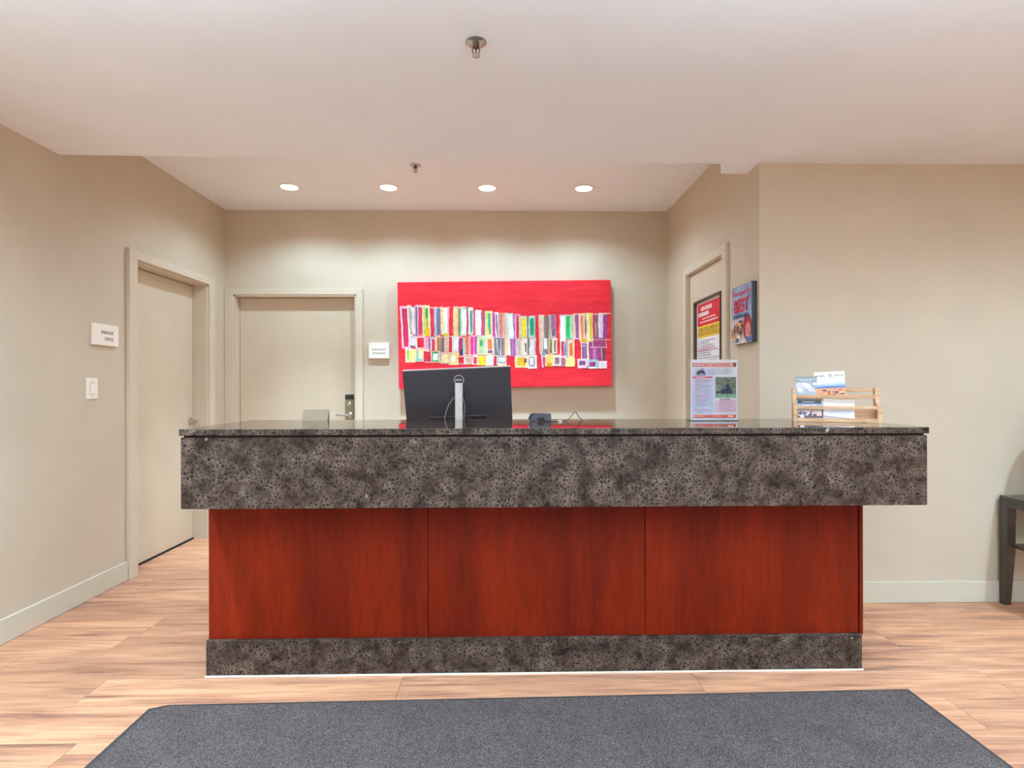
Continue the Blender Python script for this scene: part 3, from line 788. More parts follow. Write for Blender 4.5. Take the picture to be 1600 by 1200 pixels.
for it in art_blocks:
    (ox, oy), x0, x1, y0, y1, c = it[:6]
    blk(ox, oy, x0, x1, y0, y1, c, it[6] if len(it) > 6 else 0)
pr.build('painted_blocks', M['paint'], art)

# ------------------------------------------------------------------ wall plates
def wall_plate(name, loc, rotz, w, h_, t, label, cat, lines):
    p = empty(name, loc, (0, 0, rotz), label=label, cat=cat)
    bm = BM(); box(bm, -w / 2, w / 2, -t, 0, -h_ / 2, h_ / 2, 0.002, 2); obj('plate', bm, M['plate'], p)
    for s, bx in lines: text('lettering', s, bx, 0.0006, M['ink'], p, y=-t)
    return p
wall_plate('door_sign', (XL, 3.617, 1.588), pi / 2, 0.222, 0.130, 0.02, 'white plate reading manager office left of the door', 'sign',
           [('MANAGER', (-0.050, 0.062, 0.006, 0.026)), ('OFFICE', (-0.020, 0.062, -0.034, -0.014))])
wall_plate('door_sign', (-1.091, YB, 1.590), 0, 0.182, 0.137, 0.03, 'white plate reading luggage storage between door and painting', 'sign',
           [('LUGGAGE', (-0.060, 0.060, 0.002, 0.020)), ('STORAGE', (-0.056, 0.056, -0.032, -0.014))])
sw = empty('light_switch', (XL, 3.509, 1.258), (0, 0, pi / 2), label='white rocker light switch under the manager office plate', cat='switch')
bm = BM(); box(bm, -0.048, 0.048, -0.007, 0, -0.064, 0.064, 0.003, 2); obj('switch_plate', bm, M['plate'], sw)
bm = BM(); box(bm, -0.0195, 0.0195, -0.0074, -0.006, -0.0365, 0.0365); obj('rocker_slot', bm, M['lockplate'], sw)
bm = BM(); prism(bm, [(-0.006, -0.034), (-0.011, -0.034), (-0.0075, 0.034), (-0.006, 0.034)], -0.017, 0.017, 'X'); obj('rocker', bm, M['plate'], sw)
for z in (-0.05, 0.05):
    bm = BM(); lathe(bm, [(0.003, -0.0066), (0.003, -0.0078)], (0, 0, z), 'Y', 10); obj('screw', bm, M['nickel'], sw)

# ------------------------------------------------------------------ framed notice on door_3 and magazine plaque
def lines(p, x0, x1, z0, z1, n, c, fill=0.45, seed=1, words=True, wd=(0.05, 0.16), gap=0.015):
    r = random.Random(seed)
    for k in range(n):
        zt = z1 - (z1 - z0) * k / n; hh = (z1 - z0) / n * fill
        x = x0; end = x0 + (x1 - x0) * (r.uniform(0.45, 0.8) if r.random() < .25 else r.uniform(0.88, 1.0))
        while x < end:
            w = (x1 - x0) * r.uniform(*wd) if words else end - x0
            p.rect(x, min(x + w, end), zt - hh, zt, c); x += w + (x1 - x0) * gap * r.choice((1, 1, 1, 2.5))
nt = empty('framed_notice', (XR + 0.012, 4.137, 1.56), (0, 0, -pi / 2), label='framed red yellow and white notice hung on the right door', cat='notice')
NW, NH = 0.545, 0.70
def frame_bm(w, h_, fw, y0, y1):
    bm = BM()
    box(bm, -w / 2, -w / 2 + fw, y0, y1, -h_ / 2, h_ / 2, 0.002, 1); box(bm, w / 2 - fw, w / 2, y0, y1, -h_ / 2, h_ / 2, 0.002, 1)
    box(bm, -w / 2 + fw, w / 2 - fw, y0, y1, -h_ / 2, -h_ / 2 + fw, 0.002, 1); box(bm, -w / 2 + fw, w / 2 - fw, y0, y1, h_ / 2 - fw, h_ / 2, 0.002, 1)
    return bm
obj('frame', frame_bm(NW, NH, 0.016, -0.036, 0.0), M['frame_dark'], nt)
bm = BM(); box(bm, -NW / 2 + 0.014, NW / 2 - 0.014, -0.012, -0.002, -NH / 2 + 0.014, NH / 2 - 0.014); obj('backing', bm, M['paper'], nt)
p = Print(-0.0124)
x0, x1, zt = -NW / 2 + 0.034, NW / 2 - 0.030, NH / 2 - 0.030
p.rect(x0, x1, zt - 0.165, zt, (226, 40, 56)); p.rect(x0, x1, zt - 0.255, zt - 0.165, (250, 206, 70))
lines(p, x0 + 0.07, x1 - 0.06, zt - 0.058, zt - 0.022, 1, (255, 240, 238), 0.8, 3, wd=(0.02, 0.045), gap=0.012)
lines(p, x0 + 0.02, x1 - 0.01, zt - 0.100, zt - 0.064, 1, (255, 240, 238), 0.8, 4, wd=(0.02, 0.045), gap=0.012)
lines(p, x0 + 0.11, x1 - 0.10, zt - 0.126, zt - 0.108, 1, (255, 226, 220), 0.6, 5, wd=(0.02, 0.045), gap=0.012)
lines(p, x0 + 0.06, x1 - 0.05, zt - 0.150, zt - 0.132, 1, (255, 226, 220), 0.6, 6, wd=(0.02, 0.045), gap=0.012)
lines(p, x0 + 0.02, x1 - 0.02, zt - 0.245, zt - 0.205, 3, (150, 120, 40), 0.4, 7)
lines(p, x0 + 0.02, x1 - 0.02, -NH / 2 + 0.05, zt - 0.275, 19, (150, 142, 158), 0.3, 8)
lines(p, x0 + 0.02, x1 - 0.06, zt - 0.36, zt - 0.33, 2, (220, 110, 130), 0.35, 9)
p.build('printed_notice', M['print'], nt)
text('lettering', 'READ THIS CAREFULLY', (x0 + 0.035, x1 - 0.05, zt - 0.200, zt - 0.177), 0.0004, M['ink'], nt, y=-0.0128)

mg = empty('magazine_plaque', (XR, 3.501, 1.705), (0, 0, -pi / 2), label='mounted magazine cover on the wall right of the notice', cat='plaque')
MW, MH = 0.290, 0.358
bm = BM(); box(bm, -MW / 2, MW / 2, -0.030, 0, -MH / 2, MH / 2, 0.002, 1); obj('board', bm, M['frame_black'], mg)
p = Print(-0.0304)
p.rect(-MW / 2, MW / 2 - 0.003, -MH / 2, MH / 2, (164, 180, 218))
p.rect(-MW / 2, MW / 2 - 0.003, -MH / 2, -0.015, (236, 218, 206))
p.rect(-MW / 2, 0.06, -0.05, -0.015, (214, 206, 214))
rr = random.Random(11)
for k in range(46):
    x = rr.uniform(-0.14, 0.02); z = rr.uniform(-0.145, -0.055); s = rr.uniform(0.006, 0.016)
    p.ell(x, z, s * 1.3, s, rr.choice([(120, 70, 60), (90, 90, 120), (214, 150, 100), (226, 180, 150), (150, 96, 90), (240, 160, 90), (70, 60, 80), (200, 120, 110)]), 9)
p.ell(-0.03, -0.056, 0.030, 0.016, (250, 170, 90), 12); p.ell(-0.015, -0.042, 0.028, 0.007, (60, 80, 70), 10)
p.ell(0.085, -0.084, 0.060, 0.078, (96, 70, 84), 24); p.ell(0.092, -0.080, 0.052, 0.070, (206, 40, 56), 24)
p.ell(0.098, -0.103, 0.036, 0.044, (244, 150, 146), 20); p.ell(0.084, -0.094, 0.006, 0.004, (120, 40, 50), 8); p.ell(0.116, -0.094, 0.006, 0.004, (120, 40, 50), 8)
p.ell(0.10, -0.128, 0.013, 0.005, (196, 40, 60), 10); p.ell(0.095, -0.026, 0.032, 0.016, (130, 60, 110), 14)
p.ell(0.11, -0.160, 0.045, 0.018, (90, 130, 190), 12); p.rect(-0.135, -0.085, -0.168, -0.146, (190, 180, 176)); p.rect(-0.07, -0.05, -0.168, -0.142, (70, 84, 120))
p.build('printed_cover', M['print_photo'], mg)
text('masthead', 'OkanaganLife', (-0.135, 0.128, 0.112, 0.148), 0.0004, plain('masthead_red', (222, 66, 96), 0.5), mg, y=-0.0335, bold=0.012)
text('headline', 'BEST', (-0.105, 0.105, 0.014, 0.098), 0.0004, plain('headline_red', (218, 24, 60), 0.5), mg, y=-0.0335, bold=0.03)
text('headline', 'OKANAGAN', (-0.112, 0.096, -0.022, 0.004), 0.0004, plain('headline_navy', (40, 62, 104), 0.5), mg, y=-0.0335, bold=0.012)

# ------------------------------------------------------------------ things on and behind the counter
# monitor, seen from behind
mon = empty('computer_monitor', (-0.235, 3.17, 0.74), label='black desktop monitor seen from behind above the counter', cat='monitor')
xf = Matrix.Translation((0, 0, 0.4525)) @ Matrix.Rotation(radians(-2.4), 4, 'Y') @ Matrix.Rotation(radians(14), 4, 'X')
W2, H2 = 0.292, 0.176
bm = BM(); box(bm, -W2, W2, -0.012, 0.012, -H2, H2, 0.004, 2); mb = obj('back_shell', bm, M['monitor'], mon, xf=xf)
bm = BM(); box(bm, -0.078, 0.066, -0.016, -0.011, -0.115, 0.06, 0.003, 2); obj('mount_cover', bm, M['monitor'], mb, xf=xf)
bm = BM(); box(bm, -0.165, 0.150, -0.020, -0.011, -0.097, -0.087, 0.002, 1); obj('ridge', bm, M['monitor'], mb, xf=xf)
bm = BM(); box(bm, -0.160, 0.145, -0.0135, -0.010, -0.150, -0.097); obj('port_recess', bm, M['monitor_dark'], mb, xf=xf)
bm = BM(); box(bm, -W2 + 0.006, W2 - 0.006, 0.0118, 0.0126, -H2 + 0.012, H2 - 0.006); obj('screen', bm, M['screen'], mon, xf=xf)
bm = BM(); box(bm, -W2 + 0.001, W2 - 0.001, -0.006, 0.0122, H2 - 0.0005, H2 + 0.0016); obj('bezel_edge', bm, M['silver'], mon, xf=xf)
# ring emblem with its four letters
bm = BM()
for r0, r1 in ((0.0242, 0.0275),):
    ri = [[bm.verts.new((r * cos(2 * pi * k / 40), y, r * sin(2 * pi * k / 40))) for k in range(40)] for r, y in ((r0, 0), (r1, 0), (r1, -0.0012), (r0, -0.0012))]
    for i in range(4):
        for k in range(40): bm.faces.new((ri[i][k], ri[i][(k + 1) % 40], ri[(i + 1) % 4][(k + 1) % 40], ri[(i + 1) % 4][k]))
lx = xf @ Matrix.Translation((0.010, -0.0118, 0.1145))
em = obj('emblem_ring', bm, M['silver'], mb, xf=lx)
def letters(s, bx, nm, ang=0):
    o = text(nm, s, bx, 0.001, M['silver'], em, bold=0.03); o.data.transform(lx @ Matrix.Translation(((bx[0] + bx[1]) / 2, 0, (bx[2] + bx[3]) / 2)) @ Matrix.Rotation(ang, 4, 'Y') @ Matrix.Translation((-(bx[0] + bx[1]) / 2, 0, -(bx[2] + bx[3]) / 2)))
letters('D', (-0.0195, -0.0095, -0.0055, 0.0055), 'letter'); letters('E', (-0.0085, 0.0005, -0.0055, 0.0055), 'letter', radians(28))
letters('LL', (0.0030, 0.0195, -0.0055, 0.0055), 'letter')
bm = BM(); box(bm, -0.0205 + 0.007, 0.0205 + 0.007, -0.075, -0.040, 0.012, 0.544, 0.004, 2); obj('stand_column', bm, M['silver'], mon)
bm = BM(); box(bm, 0.007 - 0.03, 0.007 + 0.03, -0.045, -0.004, 0.42, 0.50, 0.003, 1); obj('stand_joint', bm, M['monitor_dark'], mon)
bm = BM(); box(bm, -0.12, 0.12, -0.13, 0.08, 0.0, 0.013, 0.003, 2); obj('stand_foot', bm, M['silver'], mon)
bm = BM(); tube(bm, smooth_pts([(-0.012, -0.06, 0.475), (-0.05, -0.075, 0.42), (-0.072, -0.085, 0.33), (-0.085, -0.09, 0.20), (-0.09, -0.08, 0.02)], 6), 0.0016, 6); obj('cable', bm, M['grey_cable'], mon)
bm = BM(); tube(bm, smooth_pts([(0.026, -0.06, 0.47), (0.040, -0.085, 0.42), (0.034, -0.09, 0.34), (0.022, -0.085, 0.2), (0.03, -0.08, 0.02)], 6), 0.0016, 6); obj('cable', bm, M['grey_cable'], mon)

# payment terminal and its cable
tm = empty('payment_terminal', (0.192, 2.835, CZ), (0, 0, radians(-8)), label='small dark grey device trailing a cable beside the monitor', cat='device')
bm = BM(); prism(bm, [(-0.052, 0.0), (0.052, 0.0), (0.053, 0.012), (0.052, 0.037), (-0.030, 0.041), (-0.036, 0.030), (-0.046, 0.002)][::1], -0.035, 0.035, 'Y')
bmesh.ops.bevel(bm, geom=list(bm.edges), offset=0.003, segments=2, affect='EDGES')
tb = obj('casing', bm, M['terminal'], tm)
bm = BM(); prism(bm, [(-0.057, 0.014), (-0.0445, 0.002), (-0.034, 0.040), (-0.046, 0.036)], -0.034, 0.034, 'Y'); obj('end_cap', bm, M['black'], tm)
bm = BM(); prism(bm, [(-0.0590, 0.014), (-0.0565, 0.013), (-0.0465, 0.034), (-0.049, 0.035)], -0.030, 0.030, 'Y'); obj('display', bm, M['plate'], tm)
bm = BM(); prism(bm, [(-0.058, 0.013), (-0.047, 0.0015), (-0.042, 0.0015), (-0.053, 0.014)], -0.031, 0.031, 'Y'); obj('red_strip', bm, M['red_plastic'], tm)
bm = BM(); box(bm, -0.012, 0.024, -0.037, -0.030, 0.004, 0.020, 0.002, 1); obj('port', bm, M['dark_gap'], tm)
pts = [(0.006, -0.036, 0.010), (0.03, -0.055, 0.006), (0.07, -0.06, 0.003), (0.11, -0.045, 0.003), (0.135, -0.02, 0.008), (0.155, 0.0, 0.028), (0.168, 0.01, 0.044), (0.176, 0.02, 0.040), (0.190, 0.05, 0.018), (0.205, 0.085, 0.003)]
bm = BM(); tube(bm, smooth_pts(pts, 6), 0.0018, 6); cb = obj('cable', bm, M['cable'], tm)
bm = BM(); tube(bm, [(0.088, -0.0545, 0.0035), (0.108, -0.0465, 0.0035)], 0.0030, 8); obj('cable_clip', bm, M['plate'], cb)

# folded card on the counter's far edge
tc = empty('folded_card', (-0.945, 2.955, CZ), (0, 0, radians(4)), label='small blank taupe folded card near the counter back edge', cat='card')
bm = BM()
prism(bm, [(-0.022, 0.0), (-0.0205, 0.0), (0.0015, 0.052), (0.0, 0.053)], -0.066, 0.062, 'X'); prism(bm, [(0.022, 0.0), (0.0, 0.053), (-0.0015, 0.052), (0.0205, 0.0)], -0.066, 0.062, 'X')
for v in bm.verts: v.co.x += v.co.z * 0.10
obj('card', bm, M['taupe'], tc)

# bear-safety sign in its clear holder
sg = empty('counter_sign', (1.042, 2.80, CZ), (0, 0, 0.0), label='upright bear safety sheet in a clear stand on the counter', cat='sign')
SW, SH = 0.232, 0.300
bm = BM(); box(bm, -SW / 2, SW / 2, 0.0, 0.0012, 0.004, SH); obj('sheet', bm, M['paper'], sg)
bm = BM(); box(bm, -SW / 2 - 0.003, SW / 2 + 0.003, 0.0016, 0.004, 0.001, SH + 0.004); box(bm, -SW / 2 - 0.003, SW / 2 + 0.003, -0.0035, -0.0015, 0.001, SH + 0.004)
box(bm, -SW / 2 - 0.003, SW / 2 + 0.003, 0.004, 0.075, 0.0, 0.003); obj('clear_holder', bm, M['acrylic'], sg)
p = Print(-0.0002, 0.00003)
def q(a, b, c, d):   # sheet fractions (left, right, top, bottom) -> local rectangle
    return (-SW / 2 + SW * a, -SW / 2 + SW * b, SH * (1 - d), SH * (1 - c))
p.rect(*q(0.02, 0.50, 0.14, 0.88), (224, 220, 236)); p.rect(*q(0.52, 0.98, 0.66, 0.86), (240, 206, 212))
p.rect(*q(0.04, 0.94, 0.055, 0.118), (222, 92, 70)); p.rect(*q(0.04, 0.46, 0.275, 0.303), (196, 44, 62))
p.rect(*q(0.04, 0.96, 0.898, 0.95), (218, 86, 62)); p.rect(*q(0.05, 0.10, 0.905, 0.943), (240, 170, 180))
p.poly([(q(.90, .9, .05, .05)[0], q(.9, .9, .05, .05)[2]), (q(.93, .9, .12, .12)[0], q(.9, .9, .12, .12)[2]), (q(.96, .9, .12, .12)[0], q(.9, .9, .12, .12)[2]), (q(.97, .9, .05, .05)[0], q(.9, .9, .05, .05)[2])], (90, 50, 50))
lines(p, *q(0.12, 0.40, 0.278, 0.300), 1, (250, 200, 204), 0.8, 21, wd=(0.025, 0.05), gap=0.014)
lines(p, *q(0.36, 0.92, 0.15, 0.245), 6, (176, 170, 190), 0.35, 22)
for k, (z, n) in enumerate(((0.325, 2), (0.395, 3), (0.475, 3), (0.575, 3), (0.655, 4), (0.81, 2))):
    lines(p, *q(0.09, 0.40, z, z + 0.02), 1, (210, 100, 130), 0.5, 30 + k); lines(p, *q(0.11, 0.46, z + 0.022, z + 0.022 + 0.022 * n), n, (168, 160, 178), 0.35, 40 + k)
lines(p, *q(0.62, 0.96, 0.642, 0.664), 1, (130, 30, 44), 0.8, 51, wd=(0.025, 0.05), gap=0.014); lines(p, *q(0.60, 0.96, 0.68, 0.85), 8, (200, 140, 156), 0.3, 52)
lines(p, *q(0.12, 0.28, 0.912, 0.935), 1, (246, 170, 150), 0.7, 53, wd=(0.03, 0.06), gap=0.02); lines(p, *q(0.44, 0.64, 0.912, 0.935), 1, (246, 170, 150), 0.7, 54, wd=(0.03, 0.06), gap=0.02); lines(p, *q(0.78, 0.92, 0.908, 0.938), 1, (250, 220, 190), 0.8, 55, wd=(0.025, 0.05), gap=0.014)
# black bear-and-trees mark
bx, _, bz, _ = q(0.12, 0.3, 0.24, 0.24)
def mk(pts, c): p.poly([(bx + a * 0.042, bz + b * 0.028) for a, b in pts], c)
mk([(0, 0), (0.0, 0.35), (0.25, 0.62), (0.75, 0.62), (1.0, 0.1), (0.95, 0), (0.78, 0), (0.7, 0.2), (0.38, 0.22), (0.3, 0), (0.12, 0)], (34, 30, 36))
for a, hh in ((0.18, 0.95), (0.34, 0.8), (0.52, 1.15), (0.68, 1.2), (0.84, 0.85)): mk([(a - 0.08, 0.3), (a + 0.08, 0.3), (a, hh)], (34, 30, 36))
lines(p, *q(0.10, 0.30, 0.248, 0.262), 1, (90, 80, 96), 0.6, 60)
p.build('printed_sheet', M['print'], sg)
p = Print(-0.0011, 0.00003)
p.rect(*q(0.525, 0.965, 0.285, 0.62), (140, 146, 124)); fx0, fx1, fz0, fz1 = q(0.525, 0.965, 0.285, 0.62)
rr = random.Random(5)
for k in range(70):
    x = rr.uniform(fx0 + 0.004, fx1 - 0.004); z = rr.uniform(fz0 + 0.03, fz1 - 0.003)
    p.ell(x, z, min(rr.uniform(.003, .012), x - fx0, fx1 - x), rr.uniform(0.001, 0.0025), rr.choice([(96, 104, 84), (170, 180, 150), (112, 126, 96), (140, 154, 124), (196, 200, 178), (84, 88, 74)]), 8)
p.rect(fx0, fx1, fz0, fz0 + 0.018, (150, 190, 152))
W_, Hh = fx1 - fx0, fz1 - fz0
def bear(pts, c): p.poly([(fx0 + a * W_, fz0 + b * Hh) for a, b in pts], c)
bear([(0.22, 0.18), (0.24, 0.34), (0.36, 0.46), (0.48, 0.58), (0.56, 0.70), (0.62, 0.66), (0.70, 0.50), (0.78, 0.36), (0.82, 0.22), (0.76, 0.16), (0.66, 0.22), (0.58, 0.16), (0.48, 0.24), (0.38, 0.16), (0.30, 0.20)], (50, 44, 74))
bear([(0.36, 0.46), (0.46, 0.56), (0.50, 0.48), (0.42, 0.40)], (150, 150, 190)); bear([(0.0, 0.26), (0.12, 0.34), (0.20, 0.26), (0.10, 0.18)], (60, 54, 48))
p.build('printed_photo', M['print_photo'], sg)
x0_, x1_, z0_, z1_ = q(0.065, 0.90, 0.068, 0.106)
text('lettering', 'BE BEAR SMART THIS SUMMER', (x0_, x1_, z0_, z1_), 0.0001, M['white_ink'], sg, y=-0.0013, bold=0.015)

# brochure rack
RX, RY = 1.573, 2.672
rk_rot = radians(-22)
rk = empty('brochure_rack', (RX, RY, CZ), (0, 0, rk_rot), label='two-tier light wood brochure rack on the counter right end', cat='rack')
RW = 0.1825
side = [(0.0, 0.0), (0.098, 0.0), (0.098, 0.160), (0.060, 0.160), (0.056, 0.124), (0.050, 0.102), (0.032, 0.086), (0.014, 0.080), (0.0, 0.080)]
for s in (-1, 1):
    bm = BM(); prism(bm, side, s * RW - (0.016 if s > 0 else 0), s * RW + (0.016 if s < 0 else 0), 'X'); obj('side_panel', bm, M['rack'], rk)
def rail(x0, x1, y0, y1, z0, z1, nm='rail'):
    bm = BM(); box(bm, x0, x1, y0, y1, z0, z1, 0.0012, 1); return obj(nm, bm, M['rack'], rk)
IN = RW - 0.016
rail(-IN, IN, 0.0, 0.010, 0.0, 0.018, 'bottom_rail'); rail(-IN, IN, 0.0, 0.010, 0.060, 0.076, 'front_rail')
rail(-IN, IN, 0.052, 0.062, 0.110, 0.128, 'middle_rail'); rail(-IN, IN, 0.088, 0.098, 0.142, 0.160, 'back_rail')
rail(-IN, IN, 0.010, 0.098, 0.0, 0.007, 'bottom_board'); rail(-IN, IN, 0.046, 0.052, 0.007, 0.056, 'divider_panel'); rail(-IN, IN, 0.090, 0.098, 0.02, 0.062, 'back_panel')
def leaflet(name, lx, ly, lz, w, h_, lean, roll, label, draw, thick=0.004, vis=None):
    base = Matrix.Translation((RX, RY, CZ)) @ Matrix.Rotation(rk_rot, 4, 'Z') @ Matrix.Translation((lx, ly, lz))
    o = empty(name, base.translation, (0, 0, 0), label=label, cat='brochure', group=None)
    o.rotation_euler = (Matrix.Rotation(rk_rot, 3, 'Z') @ Matrix.Rotation(roll, 3, 'Y') @ Matrix.Rotation(-lean, 3, 'X')).to_euler()
    bm = BM(); box(bm, -w / 2, w / 2, 0, thick, 0, h_); obj('pages', bm, M['paper'], o)
    p = Print(-0.0002, 0.00004); vis = vis or h_
    p.zo = h_ - vis; draw(p, w, vis); p.build('printed_cover', M['print'], o)
    return o
def d_grey(p, w, h_):
    p.rect(-w / 2, w / 2, 0, h_, (176, 178, 180)); p.rect(-w / 2, w / 2, h_ * .78, h_, (140, 144, 142))
    p.rect(-w / 2 + .004, w / 2 - .004, h_ * .88, h_ * .905, (232, 232, 228)); lines(p, -w * .28, w * .28, h_ * .80, h_ * .84, 1, (236, 236, 232), .7, 71)
    r = random.Random(2)
    for k in range(26):
        s = r.uniform(.006, .014); x = r.uniform(-w / 2 + s, w / 2 - s)
        p.ell(x, r.uniform(h_ * .34, h_ * .70), s, s * .8, r.choice([(226, 214, 222), (240, 228, 214), (200, 198, 210), (236, 232, 236), (160, 166, 170)]), 9)
    p.rect(-w / 2, w / 2, h_ * .22, h_ * .36, (166, 174, 180)); lines(p, -w * .3, w * .1, h_ * .30, h_ * .34, 1, (226, 228, 230), .6, 72)
def d_kel(p, w, h_):
    p.rect(-w / 2, w / 2, 0, h_, (252, 248, 240))
    p.poly([(-w / 2, h_ * .50), (w / 2, h_ * .50), (w / 2, h_ * .63), (w * .1, h_ * .61), (-w / 2, h_ * .58)], (196, 208, 226))
    p.poly([(-w / 2, h_ * .46), (w / 2, h_ * .46), (w / 2, h_ * .555), (w * .15, h_ * .545), (-w / 2, h_ * .53)], (150, 172, 216))
    p.poly([(-w / 2, h_ * .42), (w / 2, h_ * .42), (w / 2, h_ * .49), (0, h_ * .50), (-w / 2, h_ * .47)], (84, 108, 172))
    p.rect(-w / 2, w / 2, h_ * .18, h_ * .44, (222, 150, 104))
    r = random.Random(9)
    for k in range(20):
        s = r.uniform(.004, .010); p.ell(r.uniform(-w * .32, w * .4), r.uniform(h_ * .22, h_ * .38), s, s * .5, r.choice([(120, 60, 50), (190, 90, 120), (236, 190, 120), (90, 90, 110), (240, 226, 214)]), 9)
    p.rect(-w / 2, w / 2, 0, h_ * .19, (214, 170, 130))
    c = (0.004, h_ * .865); p.ell(*c, .0092, .0092, (150, 150, 160), 24); p.ell(*c, .0076, .0076, (232, 226, 214), 24); p.rect(c[0] - .006, c[0] + .006, c[1] - .0015, c[1] + .0015, (130, 130, 140))
    lines(p, -w * .05, w * .4, h_ * .765, h_ * .785, 1, (190, 186, 186), .6, 74)
def d_dark(p, w, h_):
    p.rect(-w / 2, w / 2, 0, h_, (150, 154, 170)); p.rect(-w / 2, w / 2, h_ * .80, h_, (44, 34, 36)); lines(p, -w * .3, w * .25, h_ * .85, h_ * .90, 1, (220, 210, 206), .6, 75)
    p.rect(-w / 2, w / 2, h_ * .58, h_ * .80, (158, 164, 190)); lines(p, -w * .3, w * .3, h_ * .66, h_ * .73, 1, (240, 240, 244), .6, 76)
    p.rect(-w / 2, w / 2, h_ * .10, h_ * .50, (236, 200, 186)); p.rect(-w / 2, w / 2, 0, h_ * .20, (92, 66, 66))
    r = random.Random(4)
    for k in range(18):
        s = r.uniform(.004, .010); p.ell(r.uniform(-w * .4, w * .4), r.uniform(h_ * .16, h_ * .42), s, s, r.choice([(130, 130, 170), (220, 220, 230), (80, 60, 66), (240, 190, 180)]), 9)
def d_white(p, w, h_):
    p.rect(-w / 2, w / 2, 0, h_, (248, 244, 242)); p.rect(-w / 2, w / 2, h_ * .80, h_, (190, 170, 156))
    p.poly([(-w / 2, h_ * .06), (w / 2, h_ * .02), (w / 2, h_ * .10), (-w / 2, h_ * .18)], (170, 156, 160)); lines(p, -w * .4, w * .42, h_ * .22, h_ * .5, 3, (222, 216, 220), .2, 77)
leaflet('brochure', -0.1225, 0.054, 0.010, 0.096, 0.207, radians(6), 0, 'grey picture leaflet upper left in the rack', d_grey, vis=0.116)
kb = leaflet('brochure', -0.010, 0.054, 0.0125, 0.130, 0.228, radians(6), radians(-3), 'white lake town brochure with round emblem, top of the rack', d_kel, vis=0.142)
text('lettering', 'KEL', (-0.056, -0.014, 0.2045, 0.2125), 0.0001, M['ink'], kb, y=-0.0012)
text('lettering', 'WNA', (0.020, 0.060, 0.2045, 0.2125), 0.0001, M['ink'], kb, y=-0.0012)
leaflet('brochure', -0.1115, 0.0115, 0.0085, 0.102, 0.098, radians(13), 0, 'dark headed leaflet lower left in the rack', d_dark)
leaflet('brochure', 0.010, 0.0115, 0.0105, 0.130, 0.100, radians(13), radians(2.5), 'white leaflet in the rack below the lake brochure', d_white)

# ------------------------------------------------------------------ console table at the right, and the ring ornament on it
TX0, TX1, TY0, TY1, TZ = 2.900, 4.10, 2.86, 3.302, 0.628
tb = empty('console_table', ((TX0 + TX1) / 2, (TY0 + TY1) / 2, 0), label='dark espresso console table at the right edge by the wall', cat='table')
bm = BM(); box(bm, TX0, TX1, TY0, TY1, TZ - 0.02, TZ, 0.002, 1); obj('tabletop', bm, M['table'], tb, world=True)
bm = BM(); t_ = 0.016
box(bm, TX0 + 0.002, TX0 + t_, TY0 + 0.05, TY1 - 0.05, TZ - 0.062, TZ - 0.02); box(bm, TX1 - t_, TX1 - 0.002, TY0 + 0.05, TY1 - 0.05, TZ - 0.062, TZ - 0.02)
box(bm, TX0 + 0.05, TX1 - 0.05, TY0 + 0.002, TY0 + t_, TZ - 0.062, TZ - 0.02); box(bm, TX0 + 0.05, TX1 - 0.05, TY1 - t_, TY1 - 0.002, TZ - 0.062, TZ - 0.02)
obj('table_apron', bm, M['table'], tb, world=True)
for sx in (0, 1):
    for sy in (0, 1):
        x = TX0 if sx == 0 else TX1; y = TY0 if sy == 0 else TY1; dx = 1 if sx == 0 else -1; dy = 1 if sy == 0 else -1
        bm = BM()
        def sec(z, w, off): return [bm.verts.new(v) for v in ((x + dx * off, y + dy * off, z), (x + dx * (off + w), y + dy * off, z), (x + dx * (off + w), y + dy * (off + w), z), (x + dx * off, y + dy * (off + w), z))]
        ss = [sec(0, 0.036, 0.0), sec(0.16, 0.043, 0.0), sec(0.30, 0.050, 0.0), sec(TZ - 0.02, 0.053, 0.0)]
        for a, b in zip(ss, ss[1:]):
            for k in range(4): bm.faces.new((a[k], a[(k + 1) % 4], b[(k + 1) % 4], b[k]))
        bm.faces.new(ss[0][::-1]); bm.faces.new(ss[-1]); obj('leg', bm, M['table'], tb, world=True)
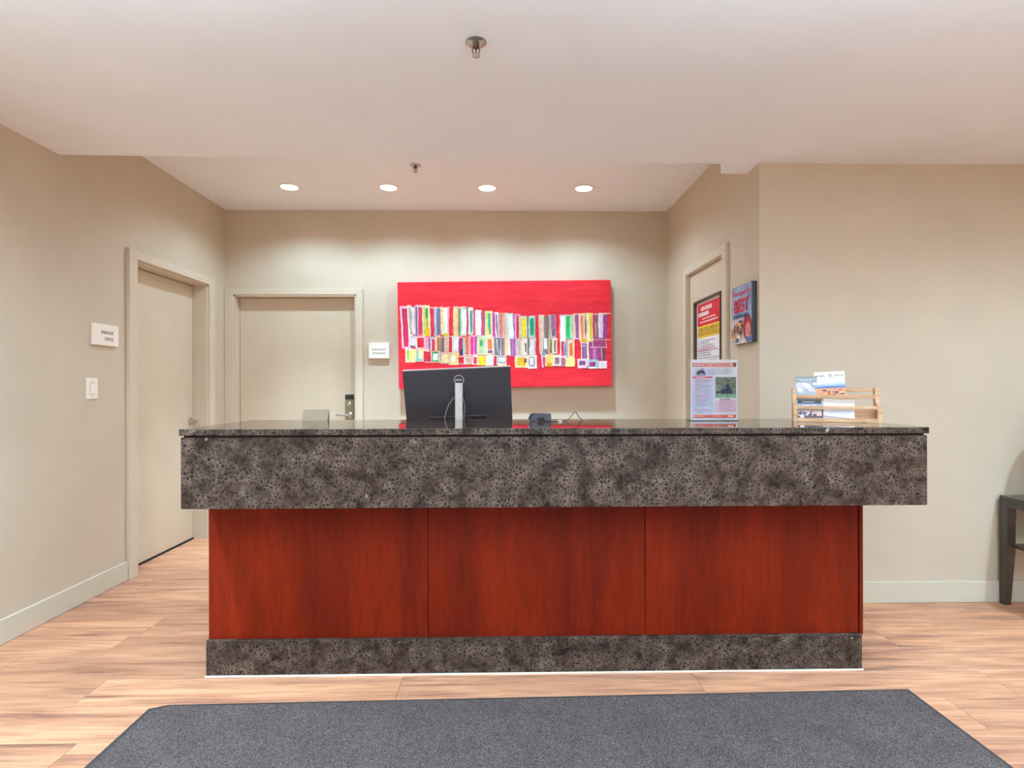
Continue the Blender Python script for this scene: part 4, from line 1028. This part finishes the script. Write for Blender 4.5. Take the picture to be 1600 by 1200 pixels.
bm = BM(); box(bm, TX0 + 0.03, TX1 - 0.03, TY0 + 0.03, TY1 - 0.03, 0.335, 0.353, 0.002, 1); obj('shelf', bm, M['table'], tb, world=True)

rg = empty('ring_ornament', (3.27, 3.06, TZ), label='round grey ring ornament standing on the console table', cat='ornament')
bm = BM(); NR, NS = 48, 12
rings = []
for i in range(NR):
    a = 2 * pi * i / NR; ring = []
    for k in range(NS):
        b = 2 * pi * k / NS; r = 0.235 + 0.05 * cos(b)
        ring.append(bm.verts.new((r * cos(a), 0.045 * sin(b), 0.318 + r * sin(a))))
    rings.append(ring)
for i in range(NR):
    for k in range(NS): bm.faces.new((rings[i][k], rings[i][(k + 1) % NS], rings[(i + 1) % NR][(k + 1) % NS], rings[(i + 1) % NR][k]))
obj('ring', bm, M['ceramic'], rg, smooth=True)
bm = BM(); box(bm, -0.12, 0.12, -0.06, 0.06, 0.0, 0.036, 0.004, 2); obj('foot', bm, M['table'], rg)

# ------------------------------------------------------------------ entrance mat
mt = empty('entrance_mat', (0.15, 1.6, 0), label='charcoal carpet mat with dark rubber edge before the counter', cat='mat')
MA = [(-1.385, 0.9), (1.685, 0.9), (1.690, 2.366), (-1.325, 2.312), (-1.385, 2.285)]
def inset(pts, d):
    cx = sum(p[0] for p in pts) / len(pts); cy = sum(p[1] for p in pts) / len(pts)
    return [(p[0] - d * (1 if p[0] > cx else -1), p[1] - d * (1 if p[1] > cy else -1)) for p in pts]
bm = BM(); lo = [bm.verts.new((p[0], p[1], 0.0)) for p in MA]; m1 = [bm.verts.new((p[0], p[1], 0.002)) for p in MA]; hi = [bm.verts.new((p[0], p[1], 0.005)) for p in inset(MA, 0.012)]
n = len(MA)
for a, b in ((lo, m1), (m1, hi)):
    for i in range(n): bm.faces.new((a[i], a[(i + 1) % n], b[(i + 1) % n], b[i]))
bm.faces.new(lo[::-1]); bm.faces.new(hi); obj('rubber_edge', bm, M['rubber'], mt, world=True)
bm = BM(); pp = inset(MA, 0.024); prism(bm, pp, 0.0045, 0.010, 'Z'); obj('carpet_pile', bm, M['carpet'], mt, world=True)
